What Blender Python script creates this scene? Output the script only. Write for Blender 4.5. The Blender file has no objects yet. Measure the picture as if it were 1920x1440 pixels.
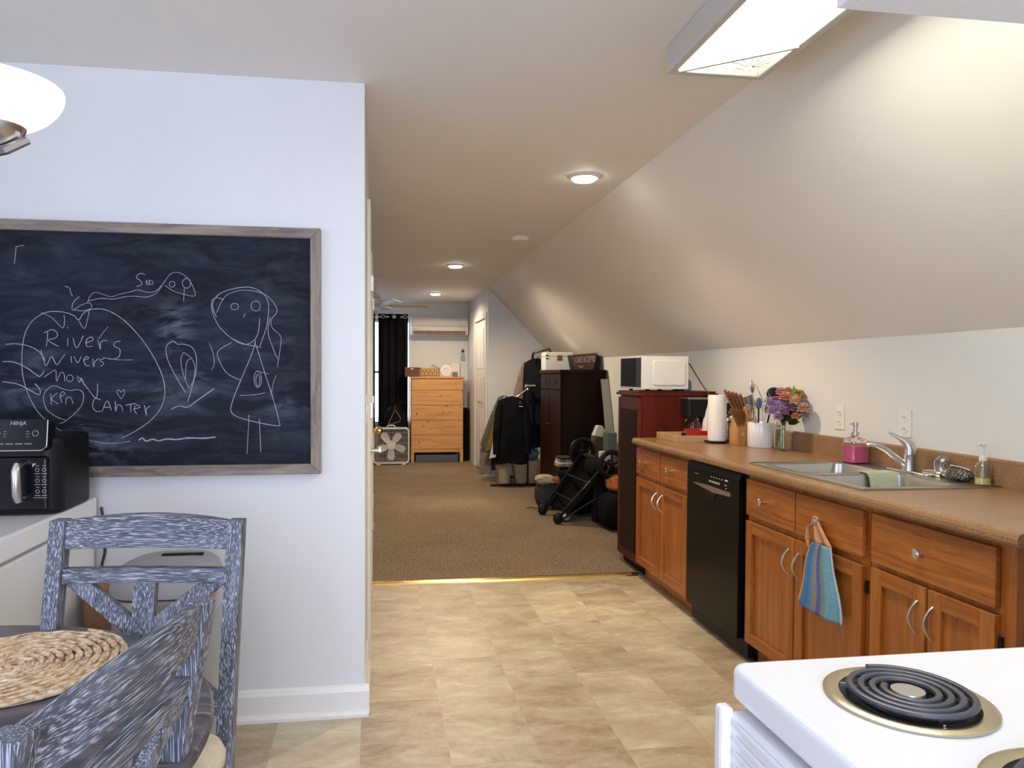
import bpy, bmesh, math, random
from mathutils import Matrix, Vector
R = math.radians
random.seed(7)
sc = bpy.context.scene
C = sc.collection

# ---------------------------------------------------------------- camera, world, lights, exposure
def make_camera():
    f, yaw, pitch, roll, h, cx, cy = 1358.17, R(8.161), R(1.482), R(-.22), 1.32, 902.23, 737.58
    F0 = Vector((math.sin(yaw), math.cos(yaw), 0)); R0 = Vector((math.cos(yaw), -math.sin(yaw), 0)); Z = Vector((0, 0, 1))
    F = F0 * math.cos(pitch) - Z * math.sin(pitch)
    U0 = Z * math.cos(pitch) + F0 * math.sin(pitch)
    X = R0 * math.cos(roll) - U0 * math.sin(roll)
    U = R0 * math.sin(roll) + U0 * math.cos(roll)
    cam = bpy.data.cameras.new('camera'); o = bpy.data.objects.new('camera', cam); C.objects.link(o)
    M = Matrix.Identity(4)
    for i in range(3):
        M[i][0] = X[i]; M[i][1] = U[i]; M[i][2] = -F[i]
    M[2][3] = h
    o.matrix_world = M
    cam.sensor_fit = 'HORIZONTAL'; cam.sensor_width = 36; cam.lens = f / 1920 * 36
    cam.shift_x = (960 - cx) / 1920; cam.shift_y = (cy - 720) / 1920
    cam.clip_start = .02
    sc.camera = o
make_camera()
w = bpy.data.worlds.new('world'); sc.world = w; w.use_nodes = True
w.node_tree.nodes['Background'].inputs[0].default_value = (.60, .76, 1, 1)
w.node_tree.nodes['Background'].inputs[1].default_value = 1.6
sc.view_settings.view_transform = 'Standard'; sc.view_settings.look = 'None'; sc.view_settings.gamma = 1
sc.view_settings.use_curve_mapping = False
sc.view_settings.exposure = 1.18

def lamp(name, kind, loc, energy, color, rot=(0, 0, 0), **kw):
    l = bpy.data.lights.new(name, kind); l.energy = energy; l.color = color
    for k, v in kw.items(): setattr(l, k, v)
    o = bpy.data.objects.new(name, l); C.objects.link(o); o.location = loc; o.rotation_euler = rot
    return o
WARM = (1, .80, .55)
# daylight entering through the unseen dining room windows behind and left of the camera, and the bedroom window
lamp('daylight_unseen_window', 'AREA', (.0, -1.93, 1.28), 39, (.70, .745, 1), (R(90), 0, 0), shape='RECTANGLE', size=1.7, size_y=1.5)  # unseen window light, centred and lowered to reach the low left wall
lamp('daylight_side_window', 'AREA', (-2.53, .2, 1.45), 7, (.70, .735, 1), (R(90), 0, R(-90)), shape='RECTANGLE', size=1.6, size_y=1.2)
lamp('daylight_bedroom_window', 'AREA', (-.17, 11.32, 1.4), 34, (.50, .68, 1), (R(-90), 0, 0), shape='RECTANGLE', size=1.3, size_y=1.5)
# recessed ceiling cans
CANS = [(1.14, 3.94), (.78, 7.31), (.78, 9.87)]
for i, (x, y) in enumerate(CANS):
    lamp('can_light', 'SPOT', (x, y, 2.395), [66, 92, 46][i], WARM, (0, 0, 0), spot_size=R([128, 165, 168][i]), spot_blend=.55, shadow_soft_size=.06)

# ---------------------------------------------------------------- materials
def nt(name):
    m = bpy.data.materials.new(name); m.use_nodes = True
    n = m.node_tree.nodes; return m, n, m.node_tree.links, n['Principled BSDF']
def plain(name, col, rough=.5, metal=0, spec=None, bump=0, bscale=60, trans=0, emit=None, estr=0, ior=None, sheen=0, coat=0, var=0):
    m, n, l, p = nt(name)
    p.inputs['Base Color'].default_value = (*col, 1); p.inputs['Roughness'].default_value = rough; p.inputs['Metallic'].default_value = metal
    if trans: p.inputs['Transmission Weight'].default_value = trans
    if spec is not None: p.inputs['Specular IOR Level'].default_value = spec
    if ior: p.inputs['IOR'].default_value = ior
    if coat: p.inputs['Coat Weight'].default_value = coat
    if emit: p.inputs['Emission Color'].default_value = (*emit, 1); p.inputs['Emission Strength'].default_value = estr
    if bump or var:
        tc = n.new('ShaderNodeTexCoord'); no = n.new('ShaderNodeTexNoise'); no.inputs['Scale'].default_value = bscale; no.inputs['Detail'].default_value = 3
        l.new(tc.outputs['Object'], no.inputs['Vector'])
        if bump:
            b = n.new('ShaderNodeBump'); b.inputs['Strength'].default_value = bump; b.inputs['Distance'].default_value = .01
            l.new(no.outputs['Fac'], b.inputs['Height']); l.new(b.outputs['Normal'], p.inputs['Normal'])
        if var:
            cr = n.new('ShaderNodeValToRGB'); cr.color_ramp.elements[0].position = .35; cr.color_ramp.elements[1].position = .65
            cr.color_ramp.elements[0].color = (*[c * (1 - var) for c in col], 1); cr.color_ramp.elements[1].color = (*[min(1, c * (1 + var)) for c in col], 1)
            l.new(no.outputs['Fac'], cr.inputs['Fac']); l.new(cr.outputs['Color'], p.inputs['Base Color'])
    return m
def ramp(n, stops):
    cr = n.new('ShaderNodeValToRGB'); e = cr.color_ramp.elements
    while len(e) < len(stops): e.new(.5)
    for i, (p, c) in enumerate(stops): e[i].position = p; e[i].color = (*c, 1)
    return cr
def wood(name, stops, axis='Z', across=30, along=2.2, rough=.4, bump=.12, coat=0, streak=None, detail=6, dist=.6, knots=False, spec=.5):
    m, n, l, p = nt(name); p.inputs['Roughness'].default_value = rough; p.inputs['Specular IOR Level'].default_value = spec
    if coat: p.inputs['Coat Weight'].default_value = coat; p.inputs['Coat Roughness'].default_value = .25
    tc = n.new('ShaderNodeTexCoord'); mp = n.new('ShaderNodeMapping')
    s = [across] * 3; s['XYZ'.index(axis)] = along; mp.inputs['Scale'].default_value = s
    l.new(tc.outputs['Object'], mp.inputs['Vector'])
    no = n.new('ShaderNodeTexNoise'); no.inputs['Scale'].default_value = 1; no.inputs['Detail'].default_value = detail; no.inputs['Distortion'].default_value = dist
    l.new(mp.outputs['Vector'], no.inputs['Vector'])
    cr = ramp(n, stops); l.new(no.outputs['Fac'], cr.inputs['Fac']); out = cr.outputs['Color']
    if streak:
        sc_, col, lo, hi = streak
        mp2 = n.new('ShaderNodeMapping'); s = [across * sc_] * 3; s['XYZ'.index(axis)] = along * 5; mp2.inputs['Scale'].default_value = s
        l.new(tc.outputs['Object'], mp2.inputs['Vector'])
        n2 = n.new('ShaderNodeTexNoise'); n2.inputs['Scale'].default_value = 1; n2.inputs['Detail'].default_value = 3; l.new(mp2.outputs['Vector'], n2.inputs['Vector'])
        r2 = ramp(n, [(lo, (0, 0, 0)), (hi, (1, 1, 1))]); l.new(n2.outputs['Fac'], r2.inputs['Fac'])
        mx = n.new('ShaderNodeMix'); mx.data_type = 'RGBA'; l.new(r2.outputs['Color'], mx.inputs[0]); l.new(out, mx.inputs[6]); mx.inputs[7].default_value = (*col, 1); out = mx.outputs[2]
    if knots:
        mk = n.new('ShaderNodeMapping'); mk.inputs['Scale'].default_value = (7, 1, 8); l.new(tc.outputs['Object'], mk.inputs['Vector'])
        vo = n.new('ShaderNodeTexVoronoi'); vo.inputs['Scale'].default_value = 1.0; l.new(mk.outputs['Vector'], vo.inputs['Vector'])
        r3 = ramp(n, [(.05, (1, 1, 1)), (.16, (0, 0, 0))]); l.new(vo.outputs['Distance'], r3.inputs['Fac'])
        mx = n.new('ShaderNodeMix'); mx.data_type = 'RGBA'; l.new(r3.outputs['Color'], mx.inputs[0]); l.new(out, mx.inputs[6]); mx.inputs[7].default_value = (.16, .05, .015, 1); out = mx.outputs[2]
    l.new(out, p.inputs['Base Color'])
    if bump:
        b = n.new('ShaderNodeBump'); b.inputs['Strength'].default_value = bump; b.inputs['Distance'].default_value = .004
        l.new(no.outputs['Fac'], b.inputs['Height']); l.new(b.outputs['Normal'], p.inputs['Normal'])
    return m
def fabric(name, col, var=.25, scale=9, bump=.5):
    return plain(name, col, .92, bump=bump, bscale=scale, var=var, spec=.1)

M = {}
M['wall'] = plain('wall_paint', (.70, .708, .70), .6, bump=.05, bscale=220)
M['ceil'] = plain('ceiling_paint', (.84, .805, .75), .65, bump=.05, bscale=200)
M['trim'] = plain('trim_paint', (.78, .77, .72), .35)
M['white'] = plain('white_enamel', (.82, .82, .82), .18, coat=.3)
M['mwwhite'] = plain('microwave_enamel', (.62, .62, .59), .3)
M['mwglass'] = plain('microwave_glass', (.006, .006, .008), .45, spec=.08)
M['mwstrip'] = plain('microwave_strip', (.03, .035, .05), .45, spec=.15)
M['signwood'] = wood('sign_brown', [(.3, (.095, .036, .012)), (.7, (.18, .072, .022))], 'X', 30, 3, .5)
M['boardgrey'] = plain('pale_grey_board', (.40, .40, .36), .6)
M['warmtrim'] = plain('warm_lit_door_paint', (.74, .71, .57), .4)  # trim white tinted cream to carry the warm passage light
M['whitem'] = plain('white_matte', (.74, .73, .70), .5)
M['offwhite'] = plain('cream_plastic', (.72, .70, .62), .4)
M['outlet'] = plain('outlet_plastic', (.76, .75, .70), .35)
M['black'] = plain('black_plastic', (.008, .008, .009), .45, spec=.2)
M['blackgloss'] = plain('black_gloss', (.004, .004, .005), .22, spec=.2)
M['dw'] = plain('black_appliance', (.0055, .0045, .0035), .32, spec=.14)
M['steel'] = plain('brushed_steel', (.55, .54, .52), .3, metal=1, bump=.05, bscale=90)
M['chrome'] = plain('chrome', (.78, .78, .78), .12, metal=1)
M['nickel'] = plain('satin_nickel', (.60, .58, .55), .28, metal=1)
M['brass'] = plain('brass', (.75, .52, .18), .25, metal=1)
M['glass'] = plain('clear_glass', (.95, .97, .96), .02, trans=1, ior=1.45)
M['pinkliq'] = plain('pink_soap', (.95, .13, .38), .15, trans=.15, ior=1.33)
M['yelliq'] = plain('yellow_soap', (.85, .72, .28), .25)
M['oakV'] = wood('honey_oak_upright', [(.32, (.23, .060, .008)), (.5, (.34, .100, .014)), (.66, (.43, .140, .024))], 'Z', 30, 1.8, .36, coat=.15, streak=(6, (.20, .052, .007), .58, .72))
M['oakH'] = wood('honey_oak_level', [(.32, (.23, .060, .008)), (.5, (.34, .100, .014)), (.66, (.43, .140, .024))], 'Y', 30, 1.8, .36, coat=.15, dist=1.4, streak=(6, (.20, .052, .007), .58, .72))
M['cherry'] = wood('dark_cherry', [(.3, (.060, .007, .003)), (.7, (.105, .013, .006))], 'Z', 14, 1.2, .45, spec=.2)
M['espresso'] = wood('espresso_wood', [(.3, (.011, .0035, .0015)), (.7, (.024, .008, .0035))], 'Z', 14, 1.2, .5, spec=.12)
M['pine'] = wood('knotty_pine', [(.3, (.60, .285, .088)), (.55, (.74, .38, .13)), (.75, (.80, .45, .18))], 'X', 30, 2.5, .45, knots=True)
M['pineplain'] = wood('light_pine', [(.3, (.42, .25, .11)), (.7, (.56, .36, .18))], 'X', 30, 3, .5)
WS = [(.32, (.036, .041, .053)), (.52, (.068, .076, .095)), (.7, (.12, .131, .157))]
M['weatherZ'] = wood('weathered_grey_upright', WS, 'Z', 40, 4, .5, bump=.5, streak=(12, (.40, .42, .47), .50, .66))
M['weatherX'] = wood('weathered_grey_level', WS, 'X', 40, 4, .5, bump=.5, streak=(12, (.40, .42, .47), .50, .66))
M['tabletop'] = wood('dark_grey_tabletop', [(.3, (.045, .045, .055)), (.7, (.13, .12, .13))], 'X', 22, 2, .28, streak=(4, (.25, .22, .2), .6, .72))
M['barn'] = wood('grey_barnwood', [(.3, (.12, .098, .088)), (.5, (.21, .175, .15)), (.7, (.31, .265, .215))], 'X', 40, 4, .75, bump=.6, streak=(2, (.33, .24, .14), .57, .7))
M['barnZ'] = wood('grey_barnwood_upright', [(.3, (.12, .098, .088)), (.5, (.21, .175, .15)), (.7, (.31, .265, .215))], 'Z', 40, 4, .75, bump=.6, streak=(2, (.33, .24, .14), .57, .7))
M['block'] = wood('honey_block', [(.3, (.40, .17, .04)), (.7, (.55, .27, .08))], 'Z', 30, 3, .3, coat=.3)
M['handlewood'] = wood('brown_handle', [(.3, (.16, .055, .015)), (.7, (.30, .12, .04))], 'Z', 40, 4, .35)
M['cream'] = fabric('cream_cushion', (.62, .55, .42), .06, 30, .1)
M['blackcloth'] = fabric('black_cloth', (.0065, .0065, .009), .3, 6, .6)
M['navycloth'] = fabric('navy_cloth', (.010, .011, .017), .3, 6, .6)
M['curtain'] = fabric('black_curtain', (.010, .010, .012), .3, 4, .2)
M['tan'] = fabric('tan_cloth', (.22, .12, .05), .2, 8)
M['teal'] = fabric('grey_teal_cloth', (.10, .135, .125), .2, 8)
M['pinkcloth'] = fabric('dusty_pink_cloth', (.25, .185, .165), .15, 8)
M['whitecloth'] = fabric('white_cloth', (.65, .63, .60), .1, 12)
M['beige'] = fabric('beige_canvas', (.46, .38, .25), .12, 8)
M['olive'] = fabric('olive_cloth', (.10, .09, .05), .25, 12)
M['orange'] = fabric('rust_plaid', (.42, .15, .06), .45, 14)
M['tealbin'] = plain('grey_green_plastic', (.10, .14, .14), .5)
M['greybag'] = fabric('grey_bag', (.045, .045, .045), .3, 12)
M['mix'] = fabric('mixed_cloth', (.30, .25, .20), .6, 26)
M['paper'] = plain('paper_towel', (.86, .84, .78), .9, bump=.4, bscale=240)
M['ceramic'] = plain('white_ceramic', (.80, .81, .82), .2, coat=.3)
M['red'] = plain('red_plastic', (.55, .02, .03), .3)
M['darkmetal'] = plain('dark_bronze_wire', (.03, .02, .018), .4, metal=.6)
M['bluegrey'] = plain('blue_grey_plastic', (.11, .16, .22), .4)
M['sage'] = fabric('sage_towel', (.47, .50, .36), .08, 160, .5)
M['gold'] = plain('gold_badge', (.75, .55, .05), .3, metal=.4)
M['chalk'] = plain('chalk', (.36, .37, .42), .9)
M['cord'] = plain('dark_cord', (.05, .04, .04), .5)
M['skyglass'] = plain('window_pane', (.9, .95, 1), .02, trans=1, ior=1.1)
M['green'] = plain('leaf_green', (.13, .26, .04), .5, var=.3, bscale=30)
M['darkgreen'] = plain('dark_leaf', (.035, .06, .02), .5)
M['stem'] = plain('pale_stem', (.30, .42, .08), .4)
M['lilac'] = plain('lilac_petal', (.44, .30, .50), .85)
M['mauve'] = plain('mauve_petal', (.42, .18, .30), .85)
M['peach'] = plain('peach_petal', (.76, .44, .28), .8, var=.2, bscale=60)
M['coral'] = plain('coral_petal', (.66, .23, .14), .8)
M['orangeP'] = plain('orange_petal', (.62, .28, .06), .75)
M['pinkP'] = plain('pink_petal', (.66, .26, .30), .75, var=.2, bscale=60)
M['coil'] = plain('burner_coil', (.055, .055, .065), .38, metal=.3)
M['jute'] = None
M['trash'] = plain('grey_lid_plastic', (.30, .30, .315), .5)
M['trashbody'] = plain('silver_grey_body', (.34, .355, .38), .35, metal=.2)
M['brownpaper'] = fabric('brown_paper', (.33, .17, .09), .15, 10)
M['shade'] = plain('glowing_shade', (1, 1, 1), .4, emit=(1, .97, .93), estr=1.0)
M['bulb'] = plain('can_lens', (1, .95, .85), .4, emit=(1, .93, .80), estr=14)
M['diffuser'] = plain('lit_diffuser', (1, 1, 1), .4, emit=(1, .97, .84), estr=10.8)
M['diffdim'] = plain('etched_diffuser', (.9, .95, .8), .4, emit=(.93, 1, .68), estr=1.05)
M['fixframe'] = plain('fixture_frame', (.60, .56, .52), .45)

def counter_mat():
    m, n, l, p = nt('speckled_laminate'); p.inputs['Roughness'].default_value = .3
    tc = n.new('ShaderNodeTexCoord')
    a = n.new('ShaderNodeTexNoise'); a.inputs['Scale'].default_value = 300; a.inputs['Detail'].default_value = 2; l.new(tc.outputs['Object'], a.inputs['Vector'])
    b = n.new('ShaderNodeTexNoise'); b.inputs['Scale'].default_value = 14; b.inputs['Detail'].default_value = 3; l.new(tc.outputs['Object'], b.inputs['Vector'])
    c1 = ramp(n, [(.3, (.13, .060, .026)), (.44, (.27, .145, .066)), (.6, (.35, .205, .100)), (.75, (.50, .345, .20))]); l.new(a.outputs['Fac'], c1.inputs['Fac'])
    c2 = ramp(n, [(.35, (.88, .84, .82)), (.65, (1.0, 1.0, 1.0))]); l.new(b.outputs['Fac'], c2.inputs['Fac'])
    mx = n.new('ShaderNodeMix'); mx.data_type = 'RGBA'; mx.blend_type = 'MULTIPLY'; mx.inputs[0].default_value = 1
    l.new(c1.outputs['Color'], mx.inputs[6]); l.new(c2.outputs['Color'], mx.inputs[7]); l.new(mx.outputs[2], p.inputs['Base Color'])
    return m
M['counter'] = counter_mat()
def vinyl_mat():
    m, n, l, p = nt('stone_look_vinyl'); p.inputs['Roughness'].default_value = .42
    tc = n.new('ShaderNodeTexCoord'); mp = n.new('ShaderNodeMapping'); mp.inputs['Rotation'].default_value = (0, 0, R(90)); mp.inputs['Location'].default_value = (.1, .06, 0)
    l.new(tc.outputs['Object'], mp.inputs['Vector'])
    br = n.new('ShaderNodeTexBrick'); br.offset = .5; br.offset_frequency = 2; br.squash = .72; br.squash_frequency = 3
    br.inputs['Scale'].default_value = 1; br.inputs['Brick Width'].default_value = .46; br.inputs['Row Height'].default_value = .31
    br.inputs['Mortar Size'].default_value = .0022; br.inputs['Mortar Smooth'].default_value = .6; br.inputs['Bias'].default_value = .05
    br.inputs['Color1'].default_value = (.28, .195, .125, 1); br.inputs['Color2'].default_value = (.66, .60, .44, 1); br.inputs['Mortar'].default_value = (.44, .37, .27, 1)
    l.new(mp.outputs['Vector'], br.inputs['Vector'])
    mq = n.new('ShaderNodeMapping'); mq.inputs['Scale'].default_value = (4.5, 8, 1); l.new(tc.outputs['Object'], mq.inputs['Vector'])
    # shift the clouding tile by tile so each tile has its own figure
    add = n.new('ShaderNodeVectorMath'); add.operation = 'MULTIPLY_ADD'; l.new(br.outputs['Color'], add.inputs[0]); add.inputs[1].default_value = (30, 30, 30); l.new(mq.outputs['Vector'], add.inputs[2])
    no = n.new('ShaderNodeTexNoise'); no.inputs['Scale'].default_value = 1; no.inputs['Detail'].default_value = 10; no.inputs['Roughness'].default_value = .72; no.inputs['Distortion'].default_value = .35
    l.new(add.outputs[0], no.inputs['Vector'])
    cr = ramp(n, [(.34, (.26, .165, .09)), (.45, (.40, .295, .185)), (.54, (.50, .42, .285)), (.66, (.68, .625, .47))]); l.new(no.outputs['Fac'], cr.inputs['Fac'])
    mx = n.new('ShaderNodeMix'); mx.data_type = 'RGBA'; mx.inputs[0].default_value = .62; l.new(br.outputs['Color'], mx.inputs[6]); l.new(cr.outputs['Color'], mx.inputs[7])
    l.new(mx.outputs[2], p.inputs['Base Color'])
    b = n.new('ShaderNodeBump'); b.inputs['Strength'].default_value = .15; b.inputs['Distance'].default_value = .003; l.new(no.outputs['Fac'], b.inputs['Height']); l.new(b.outputs['Normal'], p.inputs['Normal'])
    return m
def carpet_mat():
    m, n, l, p = nt('brown_carpet'); p.inputs['Roughness'].default_value = 1
    tc = n.new('ShaderNodeTexCoord')
    a = n.new('ShaderNodeTexNoise'); a.inputs['Scale'].default_value = 95; a.inputs['Detail'].default_value = 4; a.inputs['Roughness'].default_value = .75; l.new(tc.outputs['Object'], a.inputs['Vector'])
    c = n.new('ShaderNodeTexNoise'); c.inputs['Scale'].default_value = 2.2; c.inputs['Detail'].default_value = 4; l.new(tc.outputs['Object'], c.inputs['Vector'])
    cr = ramp(n, [(.36, (.10, .066, .038)), (.5, (.265, .190, .118)), (.64, (.50, .39, .27))]); l.new(a.outputs['Fac'], cr.inputs['Fac'])
    c2 = ramp(n, [(.35, (.86, .85, .83)), (.65, (1, 1, 1))]); l.new(c.outputs['Fac'], c2.inputs['Fac'])
    mx = n.new('ShaderNodeMix'); mx.data_type = 'RGBA'; mx.blend_type = 'MULTIPLY'; mx.inputs[0].default_value = 1
    l.new(cr.outputs['Color'], mx.inputs[6]); l.new(c2.outputs['Color'], mx.inputs[7]); l.new(mx.outputs[2], p.inputs['Base Color'])
    b = n.new('ShaderNodeBump'); b.inputs['Strength'].default_value = .8; b.inputs['Distance'].default_value = .01; l.new(a.outputs['Fac'], b.inputs['Height']); l.new(b.outputs['Normal'], p.inputs['Normal'])
    return m
def board_mat():
    # slate with wiped chalk dust: clouded all over, denser where the drawing was rubbed
    m, n, l, p = nt('chalkboard_slate'); p.inputs['Roughness'].default_value = .7; p.inputs['Specular IOR Level'].default_value = .15
    tc = n.new('ShaderNodeTexCoord')
    mp = n.new('ShaderNodeMapping'); mp.inputs['Rotation'].default_value = (0, R(-25), 0); mp.inputs['Scale'].default_value = (3.5, 1, 11); l.new(tc.outputs['Object'], mp.inputs['Vector'])
    no = n.new('ShaderNodeTexNoise'); no.inputs['Scale'].default_value = 1.3; no.inputs['Detail'].default_value = 8; no.inputs['Roughness'].default_value = .7; no.inputs['Distortion'].default_value = .8; l.new(mp.outputs['Vector'], no.inputs['Vector'])
    n0 = n.new('ShaderNodeTexNoise'); n0.inputs['Scale'].default_value = 2.3; n0.inputs['Detail'].default_value = 5; l.new(tc.outputs['Object'], n0.inputs['Vector'])
    base = ramp(n, [(.35, (.0065, .009, .015)), (.7, (.015, .019, .030))]); l.new(n0.outputs['Fac'], base.inputs['Fac'])
    dust = ramp(n, [(.45, (0, 0, 0)), (.8, (1, 1, 1))]); l.new(no.outputs['Fac'], dust.inputs['Fac'])
    tot = None
    for (x, z, rx, rz, s) in [(-.73, 1.50, .09, .15, .95), (-1.06, 1.06, .26, .10, 1.0), (-.72, 1.28, .26, .17, .35), (-.34, 1.20, .18, .10, .3), (-.42, 1.46, .14, .13, .22), (-1.25, 1.30, .2, .3, .22), (-1.07, 1.13, .06, .06, .8)]:
        sub = n.new('ShaderNodeVectorMath'); sub.operation = 'SUBTRACT'; l.new(tc.outputs['Object'], sub.inputs[0]); sub.inputs[1].default_value = (x + .77, 0, z - .94)
        ml = n.new('ShaderNodeVectorMath'); ml.operation = 'MULTIPLY'; l.new(sub.outputs[0], ml.inputs[0]); ml.inputs[1].default_value = (1 / rx, 0, 1 / rz)
        le = n.new('ShaderNodeVectorMath'); le.operation = 'LENGTH'; l.new(ml.outputs[0], le.inputs[0])
        mr = n.new('ShaderNodeMapRange'); mr.interpolation_type = 'SMOOTHSTEP'; l.new(le.outputs['Value'], mr.inputs[0]); mr.inputs[1].default_value = 1; mr.inputs[2].default_value = 0; mr.inputs[3].default_value = 0; mr.inputs[4].default_value = s
        if tot is None: tot = mr.outputs[0]
        else:
            ad = n.new('ShaderNodeMath'); ad.operation = 'ADD'; l.new(tot, ad.inputs[0]); l.new(mr.outputs[0], ad.inputs[1]); tot = ad.outputs[0]
    ad = n.new('ShaderNodeMath'); ad.operation = 'ADD'; l.new(tot, ad.inputs[0]); ad.inputs[1].default_value = .13
    mu = n.new('ShaderNodeMath'); mu.operation = 'MULTIPLY'; mu.use_clamp = True; l.new(ad.outputs[0], mu.inputs[0]); l.new(dust.outputs['Color'], mu.inputs[1])
    mx = n.new('ShaderNodeMix'); mx.data_type = 'RGBA'; l.new(mu.outputs[0], mx.inputs[0]); l.new(base.outputs['Color'], mx.inputs[6]); mx.inputs[7].default_value = (.26, .29, .36, 1)
    l.new(mx.outputs[2], p.inputs['Base Color'])
    return m
def jute_mat():
    m, n, l, p = nt('braided_jute'); p.inputs['Roughness'].default_value = .85
    tc = n.new('ShaderNodeTexCoord'); no = n.new('ShaderNodeTexNoise'); no.inputs['Scale'].default_value = 70; no.inputs['Detail'].default_value = 4; l.new(tc.outputs['Object'], no.inputs['Vector'])
    cr = ramp(n, [(.3, (.28, .165, .08)), (.5, (.53, .385, .235)), (.7, (.72, .59, .43))]); l.new(no.outputs['Fac'], cr.inputs['Fac']); l.new(cr.outputs['Color'], p.inputs['Base Color'])
    b = n.new('ShaderNodeBump'); b.inputs['Strength'].default_value = .5; b.inputs['Distance'].default_value = .003; l.new(no.outputs['Fac'], b.inputs['Height']); l.new(b.outputs['Normal'], p.inputs['Normal'])
    return m
def chain_mat():
    m, n, l, p = nt('metal_mesh_scrubber'); p.inputs['Metallic'].default_value = .9; p.inputs['Roughness'].default_value = .3
    tc = n.new('ShaderNodeTexCoord'); vo = n.new('ShaderNodeTexVoronoi'); vo.inputs['Scale'].default_value = 170; l.new(tc.outputs['Object'], vo.inputs['Vector'])
    cr = ramp(n, [(.2, (.6, .6, .55)), (.5, (.04, .04, .03))]); l.new(vo.outputs['Distance'], cr.inputs['Fac']); l.new(cr.outputs['Color'], p.inputs['Base Color'])
    b = n.new('ShaderNodeBump'); b.inputs['Strength'].default_value = 1; b.inputs['Distance'].default_value = .004; l.new(vo.outputs['Distance'], b.inputs['Height']); l.new(b.outputs['Normal'], p.inputs['Normal'])
    return m
def stripes_mat():
    m, n, l, p = nt('striped_terry'); p.inputs['Roughness'].default_value = .95
    tc = n.new('ShaderNodeTexCoord'); uv = n.new('ShaderNodeSeparateXYZ'); l.new(tc.outputs['UV'], uv.inputs[0])
    cr = ramp(n, [(0, (.50, .26, .14)), (.06, (.06, .19, .40)), (.2, (.10, .24, .42)), (.26, (.30, .26, .22)), (.36, (.10, .14, .38)), (.46, (.13, .20, .42)), (.5, (.30, .25, .20)), (.6, (.10, .34, .34)), (.68, (.16, .36, .46)), (.93, (.14, .32, .44)), (.97, (.5, .55, .55))])
    cr.color_ramp.interpolation = 'CONSTANT'; l.new(uv.outputs[0], cr.inputs['Fac'])
    no = n.new('ShaderNodeTexNoise'); no.inputs['Scale'].default_value = 260; l.new(tc.outputs['Object'], no.inputs['Vector'])
    c2 = ramp(n, [(.3, (.7, .7, .7)), (.7, (1.25, 1.25, 1.25))]); l.new(no.outputs['Fac'], c2.inputs['Fac'])
    mx = n.new('ShaderNodeMix'); mx.data_type = 'RGBA'; mx.blend_type = 'MULTIPLY'; mx.inputs[0].default_value = 1; l.new(cr.outputs['Color'], mx.inputs[6]); l.new(c2.outputs['Color'], mx.inputs[7]); l.new(mx.outputs[2], p.inputs['Base Color'])
    b = n.new('ShaderNodeBump'); b.inputs['Strength'].default_value = .6; b.inputs['Distance'].default_value = .003; l.new(no.outputs['Fac'], b.inputs['Height']); l.new(b.outputs['Normal'], p.inputs['Normal'])
    return m
M['petalfill'] = plain('flower_centre', (.45, .22, .30), .9)
M['vinyl'] = vinyl_mat(); M['carpet'] = carpet_mat(); M['slate'] = board_mat(); M['jute'] = jute_mat(); M['chain'] = chain_mat(); M['stripes'] = stripes_mat()
M['peachcloth'] = fabric('peach_cloth', (.58, .28, .13), .15, 40)

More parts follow.
